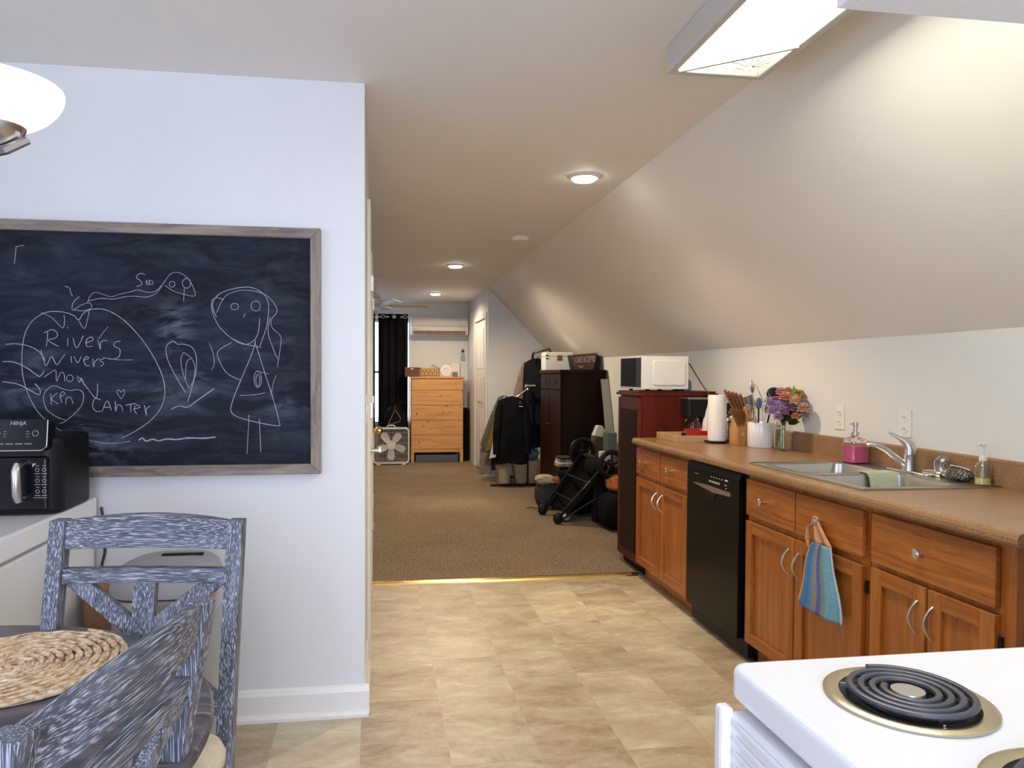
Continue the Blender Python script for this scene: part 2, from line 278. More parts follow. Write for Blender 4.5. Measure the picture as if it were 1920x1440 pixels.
# ---------------------------------------------------------------- mesh helpers
WM = {}          # world matrix of every parent
class MB:
    def __init__(s): s.bm = bmesh.new()
    def _xf(s, vs, m):
        if m is not None:
            for v in vs: v.co = m @ v.co
    def box(s, x0, x1, y0, y1, z0, z1, m=None):
        vs = [s.bm.verts.new((x, y, z)) for x in (x0, x1) for y in (y0, y1) for z in (z0, z1)]
        for f in [(0, 1, 3, 2), (4, 6, 7, 5), (0, 4, 5, 1), (2, 3, 7, 6), (0, 2, 6, 4), (1, 5, 7, 3)]: s.bm.faces.new([vs[i] for i in f])
        s._xf(vs, m); return s
    def prism(s, pts, a, b, axis='Y', m=None):
        # pts: 2D outline in the plane across axis
        def P(p, t): return {'Y': (p[0], t, p[1]), 'X': (t, p[0], p[1]), 'Z': (p[0], p[1], t)}[axis]
        A = [s.bm.verts.new(P(p, a)) for p in pts]; B = [s.bm.verts.new(P(p, b)) for p in pts]
        s.bm.faces.new(A); s.bm.faces.new(B[::-1]); n = len(pts)
        for i in range(n): s.bm.faces.new([A[i], B[i], B[(i + 1) % n], A[(i + 1) % n]])
        s._xf(A + B, m); return s
    def loops(s, rings, close=True, cap=True, m=None):
        V = [[s.bm.verts.new(p) for p in r] for r in rings]; n = len(rings[0])
        for a, b in zip(V, V[1:]):
            for i in range(n if close else n - 1):
                j = (i + 1) % n; s.bm.faces.new([a[i], a[j], b[j], b[i]])
        if cap and close:
            s.bm.faces.new(V[0][::-1]); s.bm.faces.new(V[-1])
        s._xf([v for r in V for v in r], m); return s
    def lathe(s, prof, c=(0, 0, 0), n=24, m=None, cap=True, axis='Z'):
        rings = []
        for r, z in prof:
            ring = []
            for i in range(n):
                a = 2 * math.pi * i / n; u, v = r * math.cos(a), r * math.sin(a)
                ring.append({'Z': (c[0] + u, c[1] + v, c[2] + z), 'Y': (c[0] + u, c[1] + z, c[2] + v), 'X': (c[0] + z, c[1] + u, c[2] + v)}[axis])
            rings.append(ring)
        return s.loops(rings, cap=cap, m=m)
    def tube(s, pts, r, n=8, closed=False, m=None, flat=None):
        pts = [Vector(p) for p in pts]; N = len(pts); rings = []
        rr = r if isinstance(r, (list, tuple)) else [r] * N
        prev = None
        for i, p in enumerate(pts):
            if closed: d = pts[(i + 1) % N] - pts[i - 1]
            else: d = pts[min(i + 1, N - 1)] - pts[max(i - 1, 0)]
            if d.length < 1e-9: d = Vector((0, 0, 1))
            d.normalize()
            if prev is None:
                a = Vector((0, 0, 1)) if abs(d.z) < .9 else Vector((1, 0, 0)); u = d.cross(a).normalized()
            else:
                u = prev - d * prev.dot(d)
                u = u.normalized() if u.length > 1e-6 else d.orthogonal().normalized()
            prev = u; v = d.cross(u); fl = flat or 1
            rings.append([p + (u * math.cos(2 * math.pi * k / n) + v * fl * math.sin(2 * math.pi * k / n)) * rr[i] for k in range(n)])
        if closed:
            rings.append(rings[0]); V = [[s.bm.verts.new(q) for q in g] for g in rings[:-1]]; V.append(V[0])
            for a, b in zip(V, V[1:]):
                for i in range(n): s.bm.faces.new([a[i], a[(i + 1) % n], b[(i + 1) % n], b[i]])
            return s
        return s.loops(rings, m=m)
    def cyl(s, p0, p1, r, r1=None, n=16): return s.tube([p0, p1], [r, r if r1 is None else r1], n)
    def ell(s, c, rx, ry, rz, nu=16, nv=10, jit=0, m=None, e=1):
        rings = []
        for i in range(nv + 1):
            t = math.pi * (i + .02) / (nv + .04); st, ct = math.sin(t), math.cos(t); ring = []
            for k in range(nu):
                a = 2 * math.pi * k / nu; ca, sa = math.cos(a), math.sin(a)
                f = lambda v: math.copysign(abs(v) ** e, v)
                j = 1 + random.uniform(-jit, jit)
                ring.append((c[0] + rx * f(st) * f(ca) * j, c[1] + ry * f(st) * f(sa) * j, c[2] + rz * f(ct) * j))
            rings.append(ring)
        return s.loops(rings, m=m)
    def build(s, name, mt, parent=None, local=False, bevel=0, smooth=False, seg=2, sub=0, origin=None):
        bm = s.bm; bmesh.ops.recalc_face_normals(bm, faces=bm.faces)
        base = Matrix.Identity(4)
        if parent is not None: base = WM.get(parent.name, Matrix.Identity(4))
        loc = None
        if parent is not None:
            if not local: bm.transform(base.inverted())
        else:
            if origin is None:
                xs = [v.co for v in bm.verts]
                lo = [min(v[i] for v in xs) for i in range(3)]; hi = [max(v[i] for v in xs) for i in range(3)]
                origin = ((lo[0] + hi[0]) / 2, (lo[1] + hi[1]) / 2, lo[2])
            loc = Vector(origin); bm.transform(Matrix.Translation(-loc))
        me = bpy.data.meshes.new(name); bm.to_mesh(me); bm.free(); me.materials.append(mt)
        o = bpy.data.objects.new(name, me); C.objects.link(o)
        if parent is not None: o.parent = parent; WM[o.name] = base
        else: o.location = loc; WM[o.name] = Matrix.Translation(loc)
        if bevel:
            b = o.modifiers.new('bevel', 'BEVEL'); b.width = bevel; b.segments = seg; b.limit_method = 'ANGLE'; b.angle_limit = R(35)
        if sub:
            q = o.modifiers.new('sub', 'SUBSURF'); q.levels = sub; q.render_levels = sub
        if smooth:
            for p in me.polygons: p.use_smooth = True
            try: me.set_sharp_from_angle(angle=R(42))
            except Exception: pass
        return o
def tag(o, label=None, cat=None, group=None, kind=None):
    if label: o['label'] = label
    if cat: o['category'] = cat
    if group: o['group'] = group
    if kind: o['kind'] = kind
    return o
def thing(name, label, cat, loc=(0, 0, 0), rz=0, group=None):
    o = bpy.data.objects.new(name, None); C.objects.link(o); o.empty_display_size = .05
    o.location = loc; o.rotation_euler = (0, 0, rz)
    WM[o.name] = Matrix.Translation(loc) @ Matrix.Rotation(rz, 4, 'Z')
    return tag(o, label, cat, group)
def struct(name, mb, m, parent=None, **kw):
    o = mb.build(name, m, parent, **kw)
    if parent is None: o['kind'] = 'structure'
    return o
def copy_tree(o, parent=None):
    c = o.copy(); C.objects.link(c); c.parent = parent
    for ch in list(o.children): copy_tree(ch, c)
    return c
def text(name, body, size, mt, parent, mat_world, extrude=.0004, sx=1):
    cu = bpy.data.curves.new(name, 'FONT'); cu.body = body; cu.size = size; cu.extrude = extrude; cu.align_x = 'CENTER'; cu.align_y = 'CENTER'
    t = bpy.data.objects.new(name, cu); C.objects.link(t)
    dg = bpy.context.evaluated_depsgraph_get(); me = bpy.data.meshes.new_from_object(t.evaluated_get(dg)); bpy.data.objects.remove(t)
    me.transform(Matrix.Diagonal((sx, 1, 1, 1))); me.transform(WM[parent.name].inverted() @ mat_world); me.materials.clear(); me.materials.append(mt)
    o = bpy.data.objects.new(name, me); C.objects.link(o); o.parent = parent; WM[o.name] = WM[parent.name]
    return o
def MX(loc, ax, ay):
    ax = Vector(ax).normalized(); ay = Vector(ay); ay = (ay - ax * ay.dot(ax)).normalized(); az = ax.cross(ay)
    m = Matrix.Identity(4)
    for i in range(3): m[i][0] = ax[i]; m[i][1] = ay[i]; m[i][2] = az[i]; m[i][3] = loc[i]
    return m
FACE_CAM = ((1, 0, 0), (0, 0, 1))        # lettering on a face that looks toward -Y
FACE_LEFT = ((0, -1, 0), (0, 0, 1))      # lettering on a face that looks toward -X
def rr(w, d, r, n=5):
    # rounded rectangle outline centred on 0
    P = []
    for cx, cy, a0 in [(w / 2 - r, d / 2 - r, 0), (-w / 2 + r, d / 2 - r, 90), (-w / 2 + r, -d / 2 + r, 180), (w / 2 - r, -d / 2 + r, 270)]:
        for k in range(n + 1):
            a = R(a0 + 90 * k / n); P.append((cx + r * math.cos(a), cy + r * math.sin(a)))
    return P

# ---------------------------------------------------------------- the setting
ZC, XW, ZK, XC = 2.425, 2.279, 1.497, 1.396
struct('floor', MB().box(-2.6, 2.4, -2.0, 4.57, -.06, 0), M['vinyl'], origin=(0, 0, 0))
struct('floor', MB().box(-2.6, 2.4, 4.57, 11.3, -.06, .012), M['carpet'], origin=(0, 0, 0))
struct('trim_1', MB().prism([(4.535, 0), (4.54, .010), (4.56, .016), (4.585, .014), (4.59, .012), (4.59, 0)], -.03, 1.70, 'X'), M['brass'], smooth=True)
struct('ceiling', MB().box(-2.6, XC, -2.0, 11.3, ZC, ZC + .08), M['ceil'])
struct('ceiling', MB().prism([(XC, ZC), (XW, ZK), (XW + .12, ZK), (XW + .12, ZK + .06), (XC + .04, ZC + .08), (XC, ZC + .08)], -2.0, 11.3, 'Y'), M['ceil'])
struct('wall_right', MB().box(XW, XW + .12, -2.0, 11.3, 0, ZK), M['wall'])
struct('wall_left', MB().box(-2.6, -.048, 2.82, 2.94, 0, ZC), M['wall'])
struct('wall_passage', MB().box(-.168, -.048, 2.94, 6.4, 0, ZC), M['wall'])
struct('wall_bedroom_left', MB().box(-2.6, -2.5, 6.3, 11.3, 0, ZC).box(-2.5, -.168, 6.28, 6.4, 0, ZC), M['wall'])
# far wall with its window opening
WX0, WX1, WZ0, WZ1 = -.86, .52, .55, 2.16
struct('wall_far', MB().box(-2.6, WX0, 11.2, 11.3, 0, ZC).box(WX1, 2.28, 11.2, 11.3, 0, ZC).box(WX0, WX1, 11.2, 11.3, 0, WZ0).box(WX0, WX1, 11.2, 11.3, WZ1, ZC), M['wall'])
def window(idx, face, a0, a1, z0, z1, at, t=.1, bars=1):
    # face 'Y': opening in a wall across Y; 'X': across X
    def B(mb, u0, u1, v0, v1, w0, w1):
        return mb.box(u0, u1, v0, v1, w0, w1) if face == 'Y' else mb.box(v0, v1, u0, u1, w0, w1)
    mb = MB(); f = .045
    B(mb, a0, a0 + f, at, at + t, z0, z1); B(mb, a1 - f, a1, at, at + t, z0, z1); B(mb, a0 + f, a1 - f, at, at + t, z0, z0 + f); B(mb, a0 + f, a1 - f, at, at + t, z1 - f, z1)
    zm = (z0 + z1) / 2; B(mb, a0 + f, a1 - f, at + .03, at + .07, zm - .02, zm + .02)
    o = struct('window_%d' % idx, mb, M['trim'])
    g = MB(); B(g, a0 + f, a1 - f, at + .045, at + .05, z0 + f, z1 - f)
    g.build('pane', M['skyglass'], o)
    return o
window(1, 'Y', WX0, WX1, WZ0, WZ1, 11.2)
# walls behind the camera with the windows that light the room
struct('wall_back', MB().box(-2.6, -.92, -2.1, -2.0, 0, ZC).box(.92, 2.28, -2.1, -2.0, 0, ZC).box(-.92, .92, -2.1, -2.0, 0, .48).box(-.92, .92, -2.1, -2.0, 2.1, ZC), M['wall'])
window(2, 'Y', -.92, .92, .48, 2.1, -2.1)  # unseen window, placed and sized to light the low left wall
struct('wall_side', MB().box(-2.7, -2.6, -2.1, -.65, 0, ZC).box(-2.7, -2.6, 1.05, 2.94, 0, ZC).box(-2.7, -2.6, -.65, 1.05, 0, .8).box(-2.7, -2.6, -.65, 1.05, 2.1, ZC), M['wall'])
window(3, 'X', -.65, 1.05, .8, 2.1, -2.7)
struct('wall_stove', MB().box(1.17, 1.28, -2.0, .94, 0, ZC), M['wall'])
# closet block at the end of the bedroom
struct('wall_closet', MB().prism([(XC - .006, 0), (XW, 0), (XW, ZK), (XC - .006, ZC)], 9.1, 9.2, 'Y'), M['wall'])
struct('wall_closet', MB().box(XC - .006, XC + .10, 9.2, 9.24, 0, ZC).box(XC - .006, XC + .10, 10.26, 11.2, 0, ZC).box(XC - .006, XC + .10, 9.24, 10.26, 2.06, ZC), M['wall'])
struct('trim_2', MB().box(XC - .022, XC - .006, 9.17, 9.24, .012, 2.12).box(XC - .022, XC - .006, 10.26, 10.34, .012, 2.12).box(XC - .022, XC - .006, 9.24, 10.26, 2.06, 2.12), M['trim'], bevel=.004)
d = struct('door_3', MB().box(XC + .004, XC + .034, 9.245, 10.255, .03, 2.045), M['trim'])
for (y0, y1) in [(9.27, 9.48), (9.52, 9.73), (9.77, 9.98), (10.02, 10.23)]:
    for (z0, z1) in [(.12, .85), (.95, 1.30), (1.40, 1.95)]:
        MB().box(XC - .003, XC + .005, y0 + .02, y1 - .02, z0, z1).build('panel', M['trim'], d, bevel=.005)
for y in (9.71, 9.79): MB().lathe([(.004, 0), (.006, -.012), (.016, -.018), (.015, -.03), (.005, -.034)], (XC + .006, y, .95), 12, axis='X').build('door_knob', M['brass'], d, smooth=True)
# baseboards
def base_prof(): return [(0, 0), (.030, 0), (.030, .012), (.024, .022), (.016, .026), (.016, .095), (.008, .112), (0, .118)]
struct('baseboard_left', MB().prism([(2.82 - a, b) for a, b in base_prof()], -2.5, -.048 + .016, 'X'), M['trim'])
struct('baseboard_passage', MB().prism([(-.048 + a * .6, b) for a, b in base_prof()], 2.82, 3.30, 'Y').prism([(-.048 + a * .6, b) for a, b in base_prof()], 5.70, 6.40, 'Y'), M['trim'])
struct('baseboard_right', MB().prism([(XW - a * .6, b) for a, b in base_prof()], 4.9, 9.1, 'Y'), M['trim'])
struct('baseboard_far', MB().prism([(11.2 - a * .6, b) for a, b in base_prof()], -2.4, 1.38, 'X'), M['trim'])
# closed doors in the passage wall
def passage_door(idx, y0, y1, lever):
    struct('trim_%d' % (idx + 2), MB().box(-.048, -.030, y0 - .08, y0, .0, 2.11).box(-.048, -.030, y1, y1 + .08, .0, 2.11).box(-.048, -.030, y0, y1, 2.04, 2.11), M['warmtrim'], bevel=.004)
    d = struct('door_%d' % idx, MB().box(-.047, -.038, y0, y1, .016, 2.035), M['warmtrim'])
    for z in (.35, 1.11, 1.85):
        h = MB().box(-.039, -.0285, y1 - .045, y1 - .002, z - .045, z + .045)
        h.cyl((-.026, y1 - .004, z - .045), (-.026, y1 - .004, z + .045), .006).build('hinge', M['nickel'], d)
    if lever:
        MB().lathe([(.026, 0), (.026, .008), (.010, .012), (.010, .045)], (-.038, y0 + .1, .955), 16, axis='X').tube([(.008, y0 + .1, .955), (.010, y0 + .13, .955), (.010, y0 + .2, .955)], [.011, .010, .008]).build('door_lever', M['nickel'], d, smooth=True)
    else:
        MB().lathe([(.026, 0), (.026, .006), (.010, .012), (.012, .03), (.030, .045), (.030, .06), (.012, .07)], (-.038, y0 + .1, .945), 16, axis='X').build('door_knob', M['brass'], d, smooth=True)
passage_door(1, 3.40, 4.32, True)
passage_door(2, 4.78, 5.58, False)
s = thing('light_switch', 'small cream switch plate at the corner of the passage wall', 'light switch', (-.046, 3.0, 1.12))
MB().box(-.048, -.042, 2.965, 3.035, 1.12, 1.235).build('plate', M['offwhite'], s, bevel=.002)
MB().box(-.043, -.036, 2.993, 3.007, 1.165, 1.19).build('toggle', M['offwhite'], s)

# ---------------------------------------------------------------- ceiling lights
CL = ['round recessed ceiling light nearest the kitchen, beside the sloped ceiling', 'second round recessed ceiling light, over the middle of the carpet', 'farthest small recessed ceiling light, in front of the air conditioner']
for (x, y), lab in zip(CANS, CL):
    t = thing('recessed_light', lab, 'ceiling light', (x, y, ZC), group='recessed lights along the passage ceiling')
    MB().lathe([(.062, .002), (.090, .002), (.090, -.006), (.074, -.014), (.062, -.010)], (x, y, ZC), 32).build('trim_ring', M['whitem'], t, smooth=True)
    MB().lathe([(.001, -.006), (.066, -.006), (.060, -.024), (.001, -.028)], (x, y, ZC), 32).build('lens', M['bulb'], t, smooth=True)
t = thing('smoke_detector', 'flat beige disc on the ceiling between the first two recessed lights', 'smoke detector', (1.135, 5.75, ZC))
MB().lathe([(.07, 0), (.075, -.012), (.06, -.03), (.02, -.034)], (1.135, 5.75, ZC), 28).build('cover', M['ceil'], t, smooth=True)
# fluorescent box fixture
t = thing('fluorescent_fixture', 'long rectangular lit ceiling fixture with white frame and slipped diffuser', 'ceiling light', (1.135, 1.74, ZC))
x0, x1, y0, y1, zb = .962, 1.306, 1.13, 2.352, 2.332
MB().box(x0, x0 + .028, y0, y1, zb, ZC).box(x1 - .028, x1, y0, y1, zb, ZC).box(x0 + .028, x1 - .028, y1 - .028, y1, zb, ZC).box(x0 + .028, x1 - .028, y0, y0 + .028, zb, ZC).build('frame', M['fixframe'], t, bevel=.004)
xa, xb = x0 + .028, x1 - .028
MB().prism([(xa, y0 + .03), (xb, y0 + .03), (xb, 2.09), (xa, y1 - .036)], zb + .002, zb + .008, 'Z').build('diffuser', M['diffuser'], t)
MB().prism([(xa, y1 - .042), (xb, 2.085), (xb, 2.10), (xa, y1 - .027)], zb - .006, zb + .010, 'Z').build('divider_bar', M['fixframe'], t)
g = MB().prism([(xa, y1 - .028), (xb, 2.098), (xb, y1 - .028)], zb + .022, zb + .027, 'Z').build('etched_panel', M['diffdim'], t)
tag(g, 'greenish etched end panel')
et = MB(); cx, cy = 1.235, 2.305
for k in range(7):
    a = R(200 + k * 22); L_ = .10 + .02 * math.sin(k)
    et.tube([(cx + .01 * math.cos(a), cy + .01 * math.sin(a), zb + .020), (cx + L_ * .5 * math.cos(a + .12), cy + L_ * .5 * math.sin(a + .12), zb + .020), (cx + L_ * math.cos(a), max(cy + L_ * math.sin(a), 2.2), zb + .020)], .0011, 5)
for k in range(5):
    ox = cx - .09 + k * .03
    et.tube([(ox + .014 * math.cos(R(q)), cy + .006 + .006 * math.sin(R(q)) + .01 * abs(k - 2), zb + .020) for q in range(0, 181, 30)], .0011, 5)
et.build('etched_scallops', M['darkmetal'], g)

# hanging dining light: glass bowls on curved arms around a stem
t = thing('dining_chandelier', 'glowing white glass bowl lamp on curved nickel arms, cut by the left edge', 'chandelier', (-1.043, 1.5, 1.76))
cxx, cyy = -1.043, 1.5
MB().tube([(cxx, cyy, 1.76), (cxx, cyy, ZC - .02)], .009, 10).lathe([(.012, 1.70), (.035, 1.73), (.03, 1.78), (.012, 1.82)], (cxx, cyy, 0), 18).lathe([(.06, ZC - .03), (.065, ZC), (.01, ZC)], (cxx, cyy, 0), 20).build('stem', M['nickel'], t, smooth=True)
for k in range(3):
    a = R(k * 120); ux, uy = math.cos(a), math.sin(a)
    px, py = cxx + .325 * ux, cyy + .325 * uy
    prof = [(.02, 1.700), (.10, 1.706), (.2, 1.720), (.29, 1.730), (.345, 1.743), (.385, 1.763)]
    MB().tube([(cxx + r_ * ux, cyy + r_ * uy, z_ ) for r_, z_ in prof], [.011, .011, .011, .011, .011, .009], 6, flat=.8).build('arm', M['nickel'], t, smooth=False)
    MB().lathe([(.008, 1.734), (.012, 1.750), (.022, 1.754), (.047, 1.768), (.055, 1.790), (.048, 1.778)], (px, py, 0), 24).build('shade_holder', M['nickel'], t, smooth=True)
    MB().lathe([(.02, 1.778), (.06, 1.786), (.095, 1.810), (.117, 1.840), (.120, 1.863), (.112, 1.870), (.09, 1.858), (.04, 1.818)], (px, py, 0), 36).build('glass_shade', M['shade'], t, smooth=True, sub=2)

# ceiling fan in the bedroom
fx, fy = -.03, 8.5
t = thing('ceiling_fan', 'white ceiling fan partly hidden behind the passage corner', 'ceiling fan', (fx, fy, 2.1))
MB().lathe([(.012, 2.2), (.06, 2.205), (.065, 2.235), (.02, 2.25), (.015, ZC - .05), (.06, ZC - .03), (.065, ZC)], (fx, fy, 0), 20).build('downrod', M['offwhite'], t, smooth=True)
MB().lathe([(.02, 2.085), (.075, 2.10), (.10, 2.13), (.10, 2.18), (.06, 2.21)], (fx, fy, 0), 24).build('motor_housing', M['offwhite'], t, smooth=True)
for k in range(5):
    a = R(4 + 72 * k); m = Matrix.Translation((fx, fy, 2.12)) @ Matrix.Rotation(a, 4, 'Z') @ Matrix.Rotation(R(-12), 4, 'X')
    b = MB().prism([(.16, -.045), (.55, -.07), (.62, -.055), (.635, 0), (.62, .055), (.55, .07), (.16, .045)], -.004, .004, 'Z', m=m).build('blade', M['offwhite'], t, bevel=.002)
    MB().box(.08, .2, -.02, .02, -.010, -.005, m=m).build('blade_bracket', M['nickel'], b)

# ---------------------------------------------------------------- kitchen run
XF = 1.664
def knob(parent, y, z, name='knob'):
    return MB().lathe([(.0055, 0), (.0055, -.014), (.015, -.019), (.016, -.026), (.010, -.031), (.001, -.032)], (XF, y, z), 20, axis='X').build(name, M['nickel'], parent, smooth=True)
def pull(parent, y, z0, z1):
    pts = []
    for k in range(11):
        u = k / 10; pts.append((XF - .030 * math.sin(math.pi * u) ** .8 + .001, y, z0 + (z1 - z0) * u))
    return MB().tube(pts, [.0055, .005, .0048, .005, .0055, .006, .0055, .005, .0048, .005, .0055], 8).build('handle', M['nickel'], parent, smooth=True)
def door(parent, y0, y1, z0, z1, hy):
    d = MB().box(XF + .0125, XF + .0185, y0 + .02, y1 - .02, z0 + .02, z1 - .02).build('door', M['oakV'], parent)
    for a, b in ((y0, y0 + .052), (y1 - .052, y1)): MB().box(XF, XF + .019, a, b, z0, z1).build('door_stile', M['oakV'], d, bevel=.003)
    for a, b in ((z0, z0 + .052), (z1 - .052, z1)): MB().box(XF, XF + .0188, y0 + .0515, y1 - .0515, a, b).build('door_rail', M['oakH'], d, bevel=.003)
    pull(d, hy, z1 - .150, z1 - .050)
    hs = y0 if hy > (y0 + y1) / 2 else y1
    return d
def drawer(parent, y0, y1, z0, z1, ky, name='drawer'):
    d = MB().box(XF, XF + .019, y0, y1, z0, z1).build(name, M['oakH'], parent, bevel=.004)
    k = knob(d, ky, (z0 + z1) / 2 + .0)
    return d
def carcass(t, y0, y1, seams):
    if seams: MB().prism([(XF + .02, .10), (2.25, .10), (2.25, .715), (XF + .045, .715), (XF + .045, .875), (XF + .02, .875)], y0, y1, 'Y').build('carcass', M['oakV'], t)
    else: MB().box(XF + .02, 2.25, y0, y1, .10, .875).build('carcass', M['oakV'], t)
    MB().box(1.735, 2.25, y0 + .002, y1 - .002, 0, .10).build('toe_kick', M['oakH'], t)
zd0, zd1, zt0, zt1 = .105, .662, .688, .852
t = thing('base_cabinet', 'oak base cabinet at the far end, between dark cabinet and dishwasher', 'base cabinet', (1.95, 4.11, 0), group='oak base cabinets')
carcass(t, 3.712, 4.505, 0)
drawer(t, 4.118, 4.497, zt0, zt1, 4.37); drawer(t, 3.722, 4.098, zt0, zt1, 3.95)
door(t, 4.113, 4.497, zd0, zd1, 4.155); door(t, 3.722, 4.103, zd0, zd1, 4.065)
t = thing('sink_cabinet', 'oak cabinet under the sink, hand towel hanging on one knob', 'base cabinet', (1.95, 2.68, 0), group='oak base cabinets')
carcass(t, 2.262, 3.092, 1)
drawer(t, 2.702, 3.084, zt0, zt1, 2.925, 'false_drawer'); drawer(t, 2.284, 2.690, zt0, zt1, 2.528, 'false_drawer')
door(t, 2.702, 3.084, zd0, zd1, 2.735); door(t, 2.284, 2.690, zd0, zd1, 2.660)
for z in (.20, .59): MB().box(XF + .010, XF + .0205, 2.272, 2.282, z - .022, z + .022).build('hinge', M['darkmetal'], t)
t = thing('base_cabinet', 'nearest oak base cabinet with one wide drawer over two doors', 'base cabinet', (1.95, 1.98, 0), group='oak base cabinets')
carcass(t, 1.690, 2.259, 0)
drawer(t, 1.738, 2.240, zt0, zt1 + .004, 2.005)
door(t, 1.990, 2.240, zd0, zd1 + .008, 2.022); door(t, 1.738, 1.980, zd0, zd1 + .008, 1.958)
for z in (.20, .59): MB().box(XF + .010, XF + .0205, 1.726, 1.736, z - .022, z + .022).build('hinge', M['darkmetal'], t)
# dishwasher
t = thing('dishwasher', 'black built-in dishwasher with steel grip strip between oak cabinets', 'dishwasher', (1.95, 3.40, 0))
MB().box(1.69, 2.24, 3.098, 3.702, .02, .868).build('tub', M['black'], t)
dd = MB().box(1.657, 1.69, 3.138, 3.698, .095, .755).build('door', M['dw'], t, bevel=.003)
cp = MB().prism([(1.657, .757), (1.690, .757), (1.690, .866), (1.668, .866), (1.657, .835)], 3.138, 3.698, 'Y').build('control_panel', M['dw'], t, bevel=.002)
MB().box(1.72, 1.75, 3.10, 3.70, .005, .09).build('kick_plate', M['black'], t)
# grip strip, swelling over the pocket
MB().prism([(3.215, .745), (3.40, .737), (3.62, .755), (3.62, .759), (3.45, .766), (3.215, .764)], 1.6535, 1.658, 'X').build('grip_strip', M['nickel'], dd)
MB().prism([(3.36, .735), (3.50, .735), (3.47, .700), (3.39, .700)], 1.654, 1.658, 'X').build('grip_pocket', M['black'], dd)
mk = MB()
for k in range(5): mk.box(1.6560, 1.6572, 3.30 + k * .028, 3.312 + k * .028, .812, .815)
for k in range(6): mk.box(1.6560, 1.6572, 3.33 + k * .020, 3.339 + k * .020, .785, .794)
mk.box(1.6560, 1.6572, 3.245, 3.275, .812, .819).box(1.6560, 1.6572, 3.255, 3.275, .790, .793).box(1.6560, 1.6572, 3.57, 3.585, .806, .809).box(1.6560, 1.6572, 3.60, 3.606, .806, .809).box(1.6560, 1.6572, 3.258, 3.264, .775, .780)
mk.build('panel_markings', M['whitem'], cp)
# worktop with rounded nose, sink cut-out and backsplash
t = thing('worktop', 'speckled brown laminate worktop with rounded front edge and low backsplash', 'countertop', (1.95, 3.08, .876))
nose = [(1.634, .886), (1.634, .899), (1.638, .908), (1.646, .9135), (1.656, .915), (1.700, .9145), (1.700, .8765), (1.642, .8765)]
SX0, SX1, SY0, SY1 = 1.715, 2.235, 2.35, 3.105
mb = MB(); mb.prism(nose, 1.642, 4.502, 'Y')
mb.box(1.700, SX0, 1.642, 4.502, .8765, .9145).box(SX1, 2.276, 1.642, 4.502, .8765, .9145).box(SX0, SX1, 1.642, SY0, .8765, .9145).box(SX0, SX1, SY1, 4.502, .8765, .9145)
mb.build('surface', M['counter'], t)
MB().prism([(2.256, .9145), (2.256, 1.010), (2.262, 1.0165), (2.279, 1.0165), (2.279, .9145)], 1.655, 4.502, 'Y').build('backsplash', M['counter'], t)
# sink
t = thing('kitchen_sink', 'double bowl stainless steel drop-in kitchen sink', 'sink', (1.98, 2.73, .72))
zr = .9185
def rrY(x0, x1, y0, y1, r, z, n=5):
    return [((x0 + x1) / 2 + px, (y0 + y1) / 2 + py, z) for px, py in rr(x1 - x0, y1 - y0, r, n)]
BW = [(1.755, 2.125, 2.755, 3.075), (1.755, 2.125, 2.385, 2.705)]
mb = MB()
for (a, b, c, d_) in [(1.697, 1.755, 2.330, 3.122), (2.125, 2.252, 2.330, 3.122), (1.755, 2.125, 2.330, 2.385), (1.755, 2.125, 2.705, 2.755), (1.755, 2.125, 3.075, 3.122)]:
    mb.box(a, b, c, d_, .9150, zr)
mb.build('rim', M['steel'], t)
rim2 = MB(); rim2.tube([(1.699, 2.332, zr), (1.699, 3.12, zr), (2.250, 3.12, zr), (2.250, 2.332, zr)], .0035, 8, closed=True); rim2.build('rolled_edge', M['steel'], t, smooth=True)
for (a, b, c, d_) in BW:
    rings = [rrY(a - .004, b + .004, c - .004, d_ + .004, .012, zr + .0003), rrY(a, b, c, d_, .05, zr - .004), rrY(a + .006, b - .006, c + .006, d_ - .006, .06, .80), rrY(a + .014, b - .014, c + .014, d_ - .014, .07, .745), rrY(a + .05, b - .05, c + .05, d_ - .05, .05, .735), rrY(a + .14, b - .14, c + .12, d_ - .12, .03, .733)]
    bo = MB().loops(rings, cap=False).prism(rr(b - a - .27, d_ - c - .23, .03), .731, .7335, 'Z', m=Matrix.Translation(((a + b) / 2, (c + d_) / 2, 0))).build('basin', M['steel'], t, smooth=True)
    MB().lathe([(.045, .7345), (.045, .738), (.03, .736), (.028, .7345)], ((a + b) / 2, (c + d_) / 2, 0), 20).build('drain', M['chrome'], bo, smooth=True)
# faucet
t = thing('faucet', 'brushed nickel single-lever kitchen faucet at the back of the sink', 'faucet', (2.195, 2.73, .9185))
MB().prism(rr(.055, .25, .027, 6), zr, zr + .009, 'Z', m=Matrix.Translation((2.20, 2.73, 0))).build('deck_plate', M['nickel'], t, smooth=True, bevel=.003)
MB().lathe([(.030, .927), (.027, .96), (.026, .992), (.0265, .994)], (2.20, 2.73, 0), 24).build('body', M['nickel'], t, smooth=True)
MB().tube([(2.20, 2.73, .994), (2.20, 2.73, 1.015), (2.196, 2.732, 1.033), (2.180, 2.738, 1.050), (2.160, 2.748, 1.062), (2.128, 2.764, 1.084)], [.0265, .0255, .022, .015, .009, .006], 14).build('lever', M['nickel'], t, smooth=True)
MB().tube([(2.185, 2.735, .950), (2.15, 2.75, .980), (2.115, 2.765, 1.012), (2.09, 2.775, 1.026), (2.078, 2.782, 1.031), (2.066, 2.788, 1.032), (2.056, 2.793, 1.031), (2.050, 2.796, 1.028)], [.016, .0135, .0120, .0115, .011, .0108, .011, .0108], 14).build('spout', M['nickel'], t, smooth=True)
